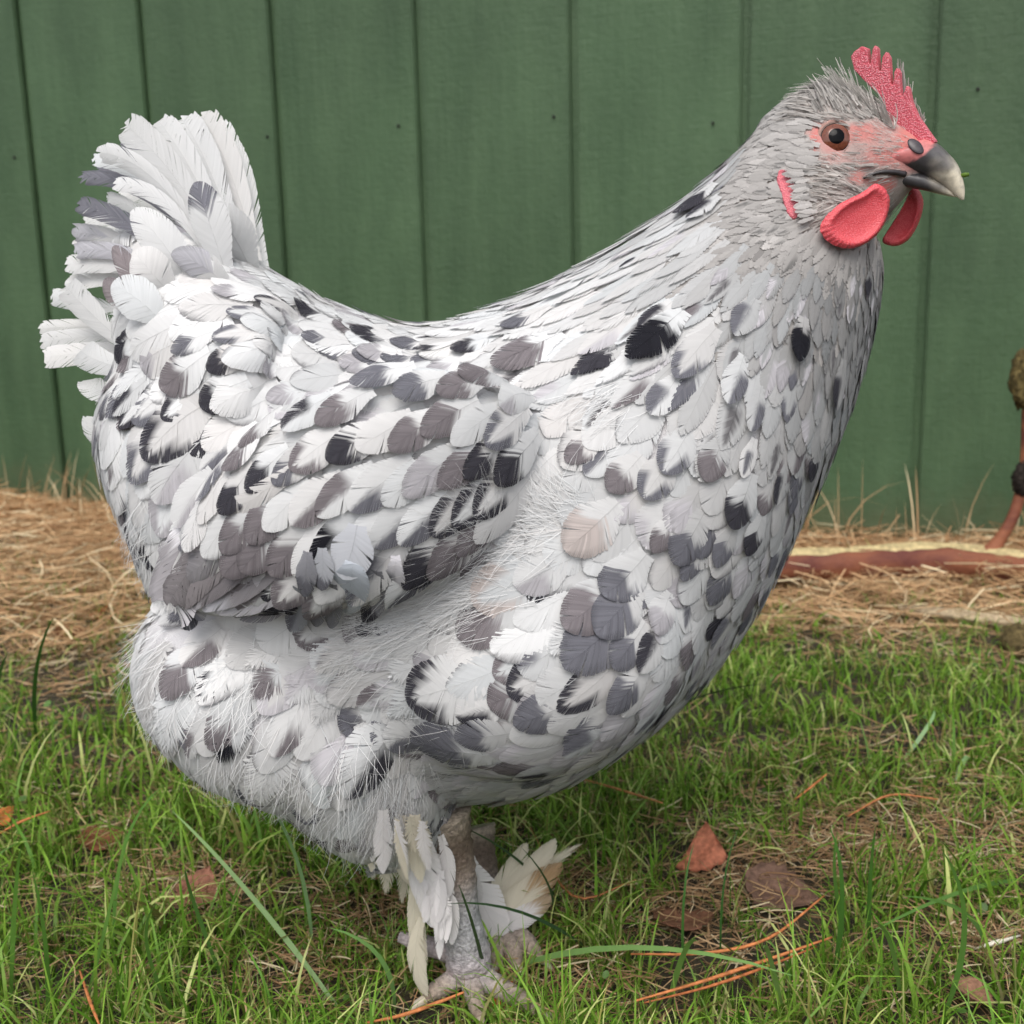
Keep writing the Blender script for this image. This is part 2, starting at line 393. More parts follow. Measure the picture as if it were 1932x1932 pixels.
# ------------------------------------------------------------------ feather templates
Q = np.array([0, .35, .65, .86, 1.0])
def W_round(s): return (.42 + .58 * sstep(0, .5, s)) * np.clip(1 - np.clip((s - .5) / .5, 0, 1) ** 2.1, 0, 1) ** .58
def W_hack(s): return (.5 + .5 * sstep(0, .5, s)) * np.clip(1 - np.clip((s - .5) / .5, 0, 1) ** 2.0, 0, 1) ** .75
def W_tail(s): return (.40 + .60 * sstep(0, .75, s)) * np.clip(1 - np.clip((s - .90) / .10, 0, 1) ** 3, 0, 1) ** .5
def W_fluff(s): return (.5 + .5 * sstep(0, .45, s)) * np.clip(1 - np.clip((s - .5) / .5, 0, 1) ** 1.6, 0, 1) ** .6
def template(M, Wf, adv, ragged, edge_taper, open_taper, nsplit, seed, curl=.0, tipjit=1.0):
    r = np.random.default_rng(seed); S, U, QQ, T, H, F = [], [], [], [], [], []; base = 0
    for sg in (-1, 1):
        rj = r.normal(0, ragged, M + 1); sj = r.normal(0, ragged * .25, M + 1) * np.where(np.arange(M + 1) / M > .72, tipjit, 1); tone = r.normal(0, 1, M)
        splits = set(r.integers(2, M, nsplit).tolist()) if nsplit else set()
        for k in range(M):
            rows = []
            for t, j in ((k / M, k), ((k + 1) / M, k + 1)):
                sr = .02 + .96 * t; so = min(1.0, t + adv * math.sin(math.pi * t)); wo = max(0, Wf(so)) * (1 + rj[j])
                rows.append((sr + (so + sj[j] - sr) * Q ** 1.1, wo * Q * sg))
            (s0, u0), (s1, u1) = rows
            tp = edge_taper * sstep(.75, 1, Q) + open_taper * Q ** 3.6
            if k in splits: tp = np.maximum(tp, .85 * sstep(.1, 1, Q))
            tp = np.minimum(tp, .96)
            s1 = s0 + (s1 - s0) * (1 - tp); u1 = u0 + (u1 - u0) * (1 - tp)
            hj = r.normal(0, 1) * .004 + r.normal(0, 1) * curl * Q ** 2
            for s_, u_ in ((s0, u0), (s1, u1)):
                S.append(s_); U.append(u_); QQ.append(Q); T.append(np.full(len(Q), tone[k])); H.append(np.zeros(len(Q)) + hj)
            n = len(Q)
            for c in range(n - 1):
                a0, b0 = base + c, base + n + c
                F.append((a0, a0 + 1, b0 + 1, b0) if sg > 0 else (b0, b0 + 1, a0 + 1, a0))
            base += 2 * n
    # shaft
    st = np.linspace(0, .96, 7)
    for s_ in st:
        w = .022 * (1.15 - s_)
        S.append(np.array([s_, s_])); U.append(np.array([-w, w])); QQ.append(np.array([-1., -1.])); T.append(np.zeros(2)); H.append(np.full(2, .010))
    for i in range(6): F.append((base + 2 * i, base + 2 * i + 1, base + 2 * i + 3, base + 2 * i + 2))
    cat = lambda L: np.concatenate(L)
    return dict(S=cat(S), U=cat(U), Q=cat(QQ), T=cat(T), H=cat(H), F=np.array(F))
TM = {
    'round': [template(26, W_round, .27, .014, .16, 0, 1, 100 + i) for i in range(8)],
    'ragged': [template(32, W_round, .29, .024, .24, .0, 2, 200 + i, .010) for i in range(10)],
    'hackle': [template(22, W_hack, .18, .026, .28, .0, 1, 300 + i, .008) for i in range(8)],
    'tiny': [template(7, W_hack, .16, .06, .5, .0, 0, 350 + i, .02) for i in range(8)],
    'tail': [template(56, W_tail, .19, .014, .14, 0, 7, 400 + i, .010, 5.0) for i in range(8)],
    'fluff': [template(44, W_fluff, .29, .10, .4, .75, 0, 500 + i, .04) for i in range(8)],
}

MAUVE, SLATE, DARK, BLACK, LIGHT, WARM = lin(124, 118, 121), lin(112, 112, 119), lin(66, 65, 71), lin(40, 40, 45), lin(176, 173, 177), lin(190, 180, 176)
KINDS = {'m': MAUVE, 'g': SLATE, 'd': DARK, 'k': BLACK, 'l': LIGHT, 'w': WARM}
def feather_col(tm, base, tipc=None, mode='white', v0=.5, r=RNG):
    S, U, Qc, T = tm['S'], tm['U'], tm['Q'], tm['T']
    shade = (1 + .016 * T)[:, None]
    C = np.tile(base, (len(S), 1)) * shade
    if tipc is not None:
        ph = r.uniform(0, 6.28)
        wob = .05 * np.sin(U * 5 + ph) + .035 * T
        if mode == 'tip': mk = sstep(v0 - .06, v0 + .06, S + wob - .10 * np.abs(U))
        elif mode == 'rim': mk = np.maximum(sstep(.45, .62, Qc + wob) * sstep(.5, .66, S + wob), sstep(.86, .93, S + wob))
        elif mode == 'centre': mk = (1 - sstep(.25, .6, Qc + wob)) * sstep(v0 - .1, v0, S) * (1 - sstep(.88, .98, S))
        elif mode == 'half': mk = sstep(-.15, .15, U * (1 if ph > 3.14 else -1) + wob) * sstep(v0 - .1, v0 + .05, S)
        elif mode == 'edge': mk = .75 * sstep(.80, .95, Qc + .4 * wob) * sstep(.55, .75, S) * (sstep(-.2, .2, U * (1 if ph > 3.14 else -1)))
        else: mk = np.zeros(len(S))
        mk = mk[:, None]
        C = C * (1 - mk) + (tipc * (1 + .07 * T)[:, None]) * mk
        if mode == 'tip':
            rm = (sstep(.72, .95, Qc) * sstep(.6, .8, S) * .5)[:, None] * mk
            C = C * (1 - rm) + tipc * .45 * rm
    sh = Qc < 0
    C[sh] *= .86
    return np.clip(C, 0, .9)

class Bag:
    def __init__(s): s.V, s.F, s.C, s.n = [], [], [], 0
    def add(s, V, F, C): s.V.append(V); s.F.append(F + s.n); s.C.append(C); s.n += len(V)
    def build(s, name, mt, **kw):
        return mesh_obj(name, np.concatenate(s.V), np.concatenate(s.F), mt, col=np.concatenate(s.C), **kw)
plumage = Bag()
def shape_feather(tm, P, B, N, L, W, wq=None, dl=None, dr=None, o0=.001, o1=.003, dome=.10, cup=0.0):
    S, U, H = tm['S'], tm['U'], tm['H']; n = len(P)
    j = np.clip(S, 0, 1.02) * (n - 1); i = np.clip(j.astype(int), 0, n - 2); f = (j - i)[:, None]
    p = P[i] * (1 - f) + P[i + 1] * f; b = B[i] * (1 - f) + B[i + 1] * f; nn = N[i] * (1 - f) + N[i + 1] * f
    x = U * W; h = o0 + o1 * np.clip(S, 0, 1) ** 1.2 + dome * W * (1 - U * U) + H * W - cup * W * U * U
    if wq is not None:
        f = f[:, 0]; d = np.where(U < 0, dl[i] * (1 - f) + dl[i + 1] * f, dr[i] * (1 - f) + dr[i + 1] * f)
        h = h - np.clip(np.abs(x) / wq, 0, 1.3) ** 2 * d
    return p + b * x[:, None] + nn * h[:, None]

# ------------------------------------------------------------------ flow of the plumage over the body
GUIDE = np.array([  # x, y, dx, dy, length px, half-width ratio, tone(sRGB; front breast greyer, partly shade painted in), fluff
    (1455, 250, -.8, .6, 56, .17, 172, 0), (1400, 320, -.76, .65, 100, .13, 188, 0), (1330, 400, -.8, .6, 130, .13, 210, 0), (1240, 470, -.82, .57, 160, .13, 222, 0),
    (1120, 540, -.86, .5, 165, .15, 230, 0), (1500, 450, -.65, .76, 58, .18, 160, .2), (1430, 520, -.6, .8, 115, .15, 194, 0), (1330, 580, -.66, .75, 145, .15, 216, 0),
    (1200, 640, -.72, .7, 150, .17, 226, 0), (1080, 680, -.85, .5, 145, .2, 230, 0), (1590, 530, -.15, .98, 58, .17, 147, .3), (1540, 620, -.2, .98, 72, .19, 160, .25),
    (1600, 650, -.1, 1, 75, .2, 164, .2), (1640, 560, -.05, 1, 58, .18, 146, .3), (1450, 560, -.5, .85, 75, .2, 178, .15), (1450, 700, -.35, .93, 120, .25, 198, 0), (1330, 760, -.45, .9, 125, .26, 216, 0), (1200, 800, -.7, .7, 115, .34, 224, .1),
    (1540, 800, -.15, 1, 100, .30, 188, 0), (1490, 930, -.25, .97, 100, .32, 200, 0), (1390, 920, -.4, .9, 105, .36, 214, 0), (1280, 950, -.5, .86, 110, .38, 218, 0),
    (1150, 930, -.72, .68, 115, .36, 224, .2), (1420, 1080, -.4, .9, 110, .34, 212, 0), (1300, 1120, -.55, .83, 120, .36, 216, 0), (1180, 1080, -.68, .72, 125, .38, 220, .05),
    (1050, 1050, -.85, .4, 135, .38, 228, .5), (1360, 1220, -.5, .86, 120, .30, 208, 0), (1230, 1250, -.65, .75, 130, .32, 212, 0), (1090, 1220, -.8, .55, 135, .38, 218, .1),
    (950, 1170, -.93, .3, 140, .38, 226, .4), (1150, 1360, -.85, .5, 130, .32, 208, 0), (1000, 1340, -.95, .3, 135, .36, 212, .1), (860, 1300, -.97, .2, 140, .36, 222, .3),
    (980, 1440, -.98, .12, 130, .3, 200, .2), (820, 1400, -.95, .25, 135, .32, 218, .4), (800, 1190, -.95, .1, 140, .34, 232, .9),
    (980, 790, -.85, .5, 120, .34, 230, 0), (900, 720, -.9, .4, 120, .33, 232, 0), (900, 600, -.95, .25, 120, .3, 236, 0), (760, 650, -.95, .25, 120, .32, 236, 0),
    (840, 830, -.8, .6, 120, .36, 230, 0), (700, 780, -.85, .5, 120, .36, 232, 0), (760, 930, -.75, .66, 120, .38, 230, 0), (600, 860, -.8, .6, 125, .36, 232, 0),
    (640, 1000, -.62, .78, 130, .37, 230, 0), (500, 950, -.7, .7, 130, .36, 228, 0), (800, 1030, -.6, .8, 120, .36, 230, .05), (680, 1110, -.35, .93, 125, .36, 222, 0),
    (430, 1060, -.75, .66, 140, .3, 220, 0), (600, 640, -.93, .3, 120, .34, 236, 0), (480, 600, -.92, .2, 120, .36, 238, 0), (540, 700, -.9, .42, 120, .36, 234, 0),
    (400, 680, -.85, .5, 120, .38, 234, 0), (380, 530, -.85, -.35, 150, .32, 238, 0), (300, 620, -.93, .0, 140, .36, 236, 0), (270, 720, -.8, .55, 125, .38, 232, 0),
    (330, 800, -.65, .75, 125, .4, 230, .05), (250, 860, -.5, .86, 125, .38, 228, .1), (330, 930, -.4, .9, 130, .38, 222, .25), (260, 1000, -.4, .9, 140, .36, 228, .6),
    (300, 1130, -.45, .9, 140, .34, 232, .75), (420, 1210, -.55, .83, 140, .34, 232, .6), (560, 1220, -.8, .5, 140, .34, 234, .7), (680, 1270, -.85, .45, 140, .34, 230, .7),
    (300, 1290, -.45, .9, 140, .34, 230, .8), (430, 1340, -.5, .86, 145, .35, 232, .7), (550, 1350, -.45, .9, 145, .34, 232, .75), (660, 1380, -.4, .9, 145, .32, 226, .85),
    (720, 1330, -.8, .5, 140, .34, 224, .6), (380, 1440, -.4, .92, 140, .34, 226, .7), (520, 1470, -.25, .97, 140, .33, 226, .8), (640, 1500, -.12, 1, 140, .3, 222, .95),
    (740, 1520, -.02, 1, 130, .28, 214, .95), (800, 1480, -.5, .8, 120, .28, 206, .8), (900, 1500, -.6, .7, 110, .28, 196, .8)], float)
GP, GD = GUIDE[:, :2], GUIDE[:, 2:4] / np.linalg.norm(GUIDE[:, 2:4], axis=1)[:, None]
def field(px, py):
    d2 = (GP[:, 0] - px) ** 2 + (GP[:, 1] - py) ** 2 + 400.; w = d2 ** -1.6; w /= w.sum()
    return (w[:, None] * GD).sum(0), (w[:, None] * GUIDE[:, 4:]).sum(0)
def flow(p, n):
    s = 1 if p.y < .0 else -1
    if p.x > .17: s = 1 if n.y < 0 else -1
    q = Vector((p.x, -abs(p.y) if p.x < .17 else (p.y if s == 1 else -.05 - p.y), p.z))
    px, py, dz = proj(q); (dx, dy), par = field(px, py)
    d = RT * dx - UP * dy; d = Vector((d.x, d.y * s, d.z)); d -= n * d.dot(n)
    if d.length < 1e-4: d = Vector((0, 0, -1)) - n * n.z * -1
    return d.normalized(), par, dz
def near(p):
    loc, n, i, dist = bvh.find_nearest(p); return loc, n
def march(p, L, n=7, stiff=14, d0=None, turn=.45, flowing=False):
    loc, nr = near(p); t, par, dz = flow(loc, nr)
    if d0 is not None: t = (d0 - nr * d0.dot(nr)).normalized()
    st = L / (n - 1); P, Ns, Ts = [loc.copy()], [nr.copy()], [t.copy()]
    cur = loc.copy(); mx = rad(stiff)
    for k in range(n - 1):
        nxt = cur + t * st; q, nq = near(nxt); sd = (nxt - q).dot(nq)
        if sd > 0:
            des = (q - cur)
            if des.length > 1e-6:
                des.normalize(); ang = t.angle(des, 0)
                f = 1 if ang < mx else mx / ang
                t2 = t.slerp(des, f) if ang > 1e-4 else t
                nxt = cur + t2.normalized() * st
        else: nxt = q.copy()
        t = (nxt - cur).normalized()
        q, nq = near(nxt); nn = nq - t * nq.dot(t)
        if nn.length < .2: nn = Ns[-1] - t * Ns[-1].dot(t)
        nn.normalize()
        P.append(nxt.copy()); Ns.append(nn); Ts.append(t.copy())
        fl, _, _ = flow(q, nq); fl = fl - nn * fl.dot(nn)
        if fl.length > .1 and (d0 is None or flowing): t = (t * (1 - turn) + fl.normalized() * turn).normalized()
        cur = nxt
    return P, Ts, Ns
def lay(p, L, W, kind, base, tipc=None, mode='white', v0=.5, o0=.0012, o1=None, d0=None, dome=.06, single=None, seed=None, stiff=14, flowing=False):
    P, T, N = march(p, L, d0=d0, stiff=stiff, flowing=flowing)
    n = len(P); B = []; dl = np.zeros(n); dr = np.zeros(n)
    for k in range(n):
        b = N[k].cross(T[k]).normalized(); B.append(b)
        for arr, s in ((dl, -1), (dr, 1)):
            q = P[k] + b * (s * W); loc, nq = near(q); arr[k] = min(max((q - loc).dot(nq), -.1 * W), .9 * W)
    tm = random.choice(TM[kind]) if seed is None else TM[kind][seed % len(TM[kind])]
    if o1 is None: o1 = .085 * L
    V = shape_feather(tm, np.array(P), np.array(B), np.array(N), L, W, W, dl, dr, o0 + random.uniform(0, .0006), o1 * random.uniform(.85, 1.15), dome)
    C = feather_col(tm, base, tipc, mode, v0)
    if single:
        o = mesh_obj(single, V, tm['F'], FEATHER, col=C); hang(o, hen)
    else: plumage.add(V, tm['F'], C)
    return P

def base_tone(v, jit=.035):
    k = v * (1 + random.gauss(0, jit)); w = random.gauss(0, .012)
    return np.clip(lin(k, k, k) * np.array([1 + w, 1, 1 - w * .6]) * .88, 0, .80)

# --- marked feathers, one by one: where the visible tip sits, its width, colour, marking
SPOTS = [
    (640, 562, 62, 'd', 'tip', .6), (735, 604, 66, 'k', 'tip', .5), (602, 545, 44, 'g', 'half', .6), (500, 577, 50, 'd', 'rim', 0), (455, 602, 44, 'g', 'rim', 0), (430, 556, 48, 'l', 'tip', .6),
    (590, 650, 46, 'g', 'tip', .6), (360, 655, 50, 'g', 'tip', .6), (430, 692, 58, 'd', 'tip', .6), (345, 716, 78, 'm', 'tip', .5), (440, 650, 44, 'g', 'rim', 0), (425, 757, 66, 'd', 'tip', .55),
    (500, 720, 46, 'l', 'tip', .55), (345, 790, 64, 'd', 'rim', 0), (252, 712, 46, 'm', 'tip', .5), (246, 775, 56, 'd', 'half', .45), (330, 862, 110, 'd', 'rim', 0), (290, 885, 90, 'g', 'rim', 0),
    (200, 838, 36, 'g', 'tip', .5), (350, 925, 100, 'l', 'half', .5), (215, 505, 50, 'm', 'half', .3),
    (528, 757, 46, 'l', 'tip', .5), (572, 768, 46, 'm', 'tip', .5), (626, 784, 60, 'm', 'tip', .45), (660, 702, 56, 'l', 'tip', .45), (695, 683, 56, 'l', 'tip', .45), (752, 716, 66, 'g', 'half', .4),
    (737, 768, 66, 'g', 'tip', .4), (805, 672, 26, 'd', 'tip', .55), (797, 626, 30, 'g', 'tip', .6), (880, 668, 58, 'd', 'tip', .55), (880, 708, 74, 'm', 'tip', .45), (812, 788, 90, 'm', 'tip', .35),
    (866, 752, 92, 'm', 'tip', .3), (968, 688, 84, 'm', 'tip', .35), (975, 622, 54, 'g', 'tip', .5), (590, 832, 46, 'd', 'half', .4), (606, 884, 72, 'm', 'rim', 0), (636, 860, 40, 'd', 'tip', .5),
    (476, 885, 50, 'm', 'tip', .55), (497, 945, 42, 'd', 'tip', .5), (412, 880, 36, 'g', 'half', .4), (768, 868, 76, 'm', 'tip', .4), (805, 888, 86, 'l', 'tip', .35), (850, 880, 72, 'm', 'tip', .4),
    (922, 882, 78, 'd', 'tip', .5), (886, 905, 60, 'd', 'tip', .5), (868, 943, 66, 'd', 'rim', 0), (1085, 860, 50, 'm', 'tip', .5), (507, 1026, 50, 'm', 'tip', .5), (622, 962, 56, 'm', 'half', .4),
    (612, 1036, 50, 'k', 'half', .5), (785, 990, 34, 'g', 'half', .5), (812, 1062, 52, 'd', 'tip', .5), (866, 1030, 56, 'm', 'tip', .5), (690, 1168, 50, 'd', 'tip', .55), (712, 1095, 50, 'g', 'half', .4),
    (660, 805, 40, 'g', 'rim', 0), (560, 905, 34, 'g', 'tip', .6),
    (1210, 662, 74, 'k', 'tip', .5), (1135, 694, 28, 'd', 'tip', .5), (1222, 618, 44, 'd', 'half', .4), (1300, 405, 50, 'd', 'tip', .5), (1318, 416, 38, 'd', 'half', .5), (1185, 512, 24, 'd', 'half', .4), 
    (1495, 662, 44, 'k', 'tip', .5), (1626, 546, 22, 'd', 'tip', .5), (1562, 745, 40, 'd', 'half', .4), (1388, 622, 48, 'g', 'half', .45), (1408, 792, 40, 'g', 'half', .4), (1232, 762, 56, 'g', 'half', .4),
    (1300, 700, 60, 'g', 'rim', 0), (1370, 740, 50, 'g', 'half', .4),
    (1330, 884, 60, 'm', 'tip', .45), (1255, 868, 66, 'g', 'rim', 0), (1222, 918, 66, 'g', 'rim', 0), (1160, 908, 62, 'm', 'tip', .5), (1377, 965, 72, 'd', 'tip', .5), (1345, 1042, 50, 'g', 'tip', .45),
    (1275, 1032, 74, 'g', 'tip', .45), (1232, 1015, 46, 'm', 'tip', .5), (1402, 1020, 54, 'd', 'tip', .5), (1288, 1068, 46, 'g', 'tip', .5), (1455, 930, 38, 'd', 'half', .3), (1517, 885, 44, 'd', 'tip', .4),
    (1526, 935, 36, 'd', 'tip', .4), (1080, 1000, 90, 'w', 'tip', .4), (1442, 1062, 38, 'g', 'tip', .4), (1428, 1120, 40, 'g', 'tip', .5), (1395, 880, 36, 'g', 'centre', .4),
    (1000, 1090, 76, 'l', 'half', .5), (905, 1170, 104, 'm', 'tip', .45), (935, 1110, 110, 'w', 'rim', 0), (1078, 1152, 96, 'm', 'tip', .4), (1090, 1216, 104, 'g', 'tip', .4), (1150, 1105, 84, 'g', 'tip', .45),
    (1130, 1165, 86, 'g', 'tip', .35), (1160, 1228, 70, 'g', 'tip', .45), (1208, 1240, 60, 'd', 'half', .3), (1150, 1300, 70, 'g', 'tip', .4), (1342, 1195, 50, 'g', 'half', .3), (1225, 1170, 60, 'l', 'tip', .5),
    (1310, 1292, 40, 'd', 'half', .4), (1000, 1336, 80, 'g', 'tip', .45), (892, 1336, 62, 'd', 'half', .4), (825, 1300, 120, 'd', 'rim', 0), (835, 1392, 110, 'g', 'tip', .35), (765, 1392, 80, 'g', 'half', .4),
    (722, 1470, 96, 'd', 'half', .4), (900, 1382, 70, 'g', 'tip', .5), (702, 1312, 50, 'm', 'half', .5), (1080, 1395, 60, 'g', 'half', .4), (1000, 1440, 60, 'd', 'half', .5), (1200, 1350, 50, 'g', 'half', .5),
    (348, 1285, 76, 'm', 'tip', .5), (372, 1245, 66, 'm', 'half', .4), (462, 1182, 46, 'm', 'tip', .5), (530, 1322, 74, 'm', 'tip', .55), (405, 1300, 64, 'd', 'rim', 0), (437, 1405, 62, 'k', 'tip', .55),
    (378, 1402, 46, 'm', 'half', .5), (290, 1372, 50, 'g', 'tip', .5), (510, 1530, 60, 'd', 'half', .5), (632, 1580, 50, 'd', 'half', .5), (260, 800, 50, 'd', 'rim', 0),
]
placed = []; n_single = 0
WPOLY = [(990, 760), (850, 690), (700, 700), (520, 780), (400, 905), (310, 1090), (320, 1150), (450, 1185), (650, 1170), (800, 1095), (960, 985)]
def inpoly(x, y, P):
    c = False
    for (x1, y1), (x2, y2) in zip(P, P[1:] + P[:1]):
        if (y1 > y) != (y2 > y) and x < (x2 - x1) * (y - y1) / (y2 - y1) + x1: c = not c
    return c
for (x, y, w, k, mode, v0) in SPOTS:
    if inpoly(x, y, WPOLY): continue
    loc, n = hit(x, y)
    if loc is None: continue
    fl, par, dz = flow(loc, n)
    px2m = (loc - CAM).dot(FWD) / FPX
    W = .5 * w * px2m * 1.10; ratio = min(par[1], .36) if w > 40 else par[1] * .85
    L = max(W / ratio, par[0] * px2m * .75); fk = par[3]
    if x > 1120 and y < 700: L = W / .27; v0 = min(v0, .25)
    root = near(loc - fl * (L * .74))[0]
    kind = 'hackle' if (x > 1120 and y < 700) else ('ragged' if (mode in ('half',) or fk > .25 or random.random() < .3) else 'round')
    if fk > .55: kind = 'fluff' if random.random() < .5 else 'ragged'
    lay(root, L, W, kind, base_tone(par[2]), KINDS[k], mode, v0, o0=.0028, o1=.10 * L, single='feather'); n_single += 1
    placed.append(np.array(root))

# --- the rest of the plumage
fa = np.empty(len(body_me.polygons)); body_me.polygons.foreach_get('area', fa)
fc = np.empty(len(body_me.polygons) * 3); body_me.polygons.foreach_get('center', fc); fc = fc.reshape(-1, 3)
fn = np.empty(len(body_me.polygons) * 3); body_me.polygons.foreach_get('normal', fn); fn = fn.reshape(-1, 3)
cand = RNG.choice(len(fc), 26000, p=fa / fa.sum())
CELL = .02; grid = {}
def gkey(p): return (int(p[0] // CELL), int(p[1] // CELL), int(p[2] // CELL))
for p in placed: grid.setdefault(gkey(p), []).append(p)
def free(p, r):
    kx, ky, kz = gkey(p); R = int(r // CELL) + 1
    for a_ in range(kx - R, kx + R + 1):
        for b_ in range(ky - R, ky + R + 1):
            for c_ in range(kz - R, kz + R + 1):
                for q in grid.get((a_, b_, c_), ()):
                    if (q[0] - p[0]) ** 2 + (q[1] - p[1]) ** 2 + (q[2] - p[2]) ** 2 < r * r: return False
    return True
nHO, nHX, nHY, nHZ = (np.array(v) for v in (HO, HX, HY, HZ))
def in_head(p):
    d = p - nHO; a_, c_ = d @ nHX, d @ nHZ
    return a_ > -.040 + max(0, -(c_ + .01)) * .55 and c_ > -.050
fills = []
for ci in cand:
    p = fc[ci] + RNG.normal(0, .0006, 3)
    if in_head(p): continue
    qx, qy, _ = proj((p[0], -abs(p[1]), p[2]))
    if 275 < qx < 450 and 1095 < qy < 1215: continue
    n = Vector(fn[ci]); fl, par, dz = flow(Vector(p), n)
    L = par[0] * .00027 * 1.06; r = L * (.262 if par[3] < .5 else .26) * min(1, .45 + 1.9 * par[1])
    if not free(p, r): continue
    grid.setdefault(gkey(p), []).append(p); fills.append((p, n, par, L))
print('fill feathers', len(fills), 'single', n_single)
# the largest ones in view become objects of their own
def score(t):
    p, n, par, L = t
    v = (Vector(p) - CAM); return -L / v.length if (n.dot(v) < -.3 * v.length) else 0
order = sorted(range(len(fills)), key=lambda i: score(fills[i])); NSING = 170
singles = set(order[:NSING])
for i, (p, n, par, L) in enumerate(fills):
    u = random.random(); tone = par[2]; fk = par[3]
    kind = 'round' if u < .45 else 'ragged'
    px, py, _ = proj(p)
    if par[1] < .285 and fk < .3: kind = 'hackle'
    if random.random() < fk * .55: kind = 'fluff'
    W = par[1] * L * random.uniform(.74, 1.08); Lr = L * random.uniform(.82, 1.18)
    tipc, mode, v0 = None, 'white', .6
    farside = n.dot(Vector(p) - CAM) > 0
    q = random.random()
    if px < 1010 and 600 < py < 1190: dens = .40
    elif px < 800 and py >= 1190: dens = .27
    elif py > 760: dens = .26
    else: dens = .05
    pal = random.choices([MAUVE, SLATE, LIGHT, DARK], [.28, .28, .34, .10])[0]
    if farside: dens = .35
    if q < dens: tipc, mode, v0 = pal, random.choices(['tip', 'half', 'rim', 'centre'], [.5, .25, .17, .08])[0], random.uniform(.48, .74)
    elif q < dens + .12: tipc, mode, v0 = lin(196, 193, 197), random.choice(['tip', 'rim', 'half']), random.uniform(.4, .65)
    elif q < dens + .42: tipc, mode, v0 = lin(96, 94, 98), 'edge', .5
    if kind == 'hackle' and random.random() < .10: tipc, mode, v0 = lin(110, 108, 110), 'centre', .5
    fl0, _, _ = flow(Vector(p), n); aj = random.gauss(0, .16); d0 = Matrix.Rotation(aj, 3, n) @ fl0
    lay(Vector(p), Lr, W, kind, base_tone(tone), tipc, mode, v0, single='feather' if i in singles else None,
        o1=(.075 if fk < .5 else .085) * Lr, d0=d0, flowing=True)

# ------------------------------------------------------------------ quills: tail, wing edge, leg feathers
def quill(name, pts, Ys, wpx, kind='tail', base=None, tipc=None, mode='white', v0=.5, tilt=0., bow=0., n=10, zf=None, seed=None, cup=.12, bag=None):
    """pts: root, middle, tip in frame px;  Ys: depth of root, middle, tip"""
    A, Bm, C = [at(*(zf(*p) if zf else p), y) for p, y in zip(pts, Ys)]
    ctrl = Bm * 2 - (A + C) / 2
    P = [A * (1 - t) ** 2 + ctrl * 2 * t * (1 - t) + C * t * t for t in np.linspace(0, 1, n)]
    T = [(P[min(k + 1, n - 1)] - P[max(k - 1, 0)]).normalized() for k in range(n)]
    view = Vector((-.08, -1, .18)).normalized(); N, B = [], []
    for t in T:
        nn = (view - t * view.dot(t)).normalized(); nn = Matrix.Rotation(rad(tilt), 3, t) @ nn
        N.append(nn); B.append(nn.cross(t).normalized())
    L = sum((P[k + 1] - P[k]).length for k in range(n - 1))
    sc = (A - CAM).dot(FWD) / FPX
    W = wpx * .5 * sc
    tm = TM[kind][(seed if seed is not None else random.randrange(99)) % len(TM[kind])]
    V = shape_feather(tm, np.array(P), np.array(B), np.array(N), L, W, o0=0, o1=0, dome=0, cup=cup)
    Cc = feather_col(tm, base if base is not None else base_tone(238, .01), tipc, mode, v0)
    if bag is not None: bag.add(V, tm['F'], Cc); return
    o = mesh_obj(name, V, tm['F'], FEATHER, col=Cc); hang(o, hen); return o
S2 = .30832
G_, L_, M_ = lin(118, 118, 126), lin(185, 184, 190), lin(140, 132, 134)
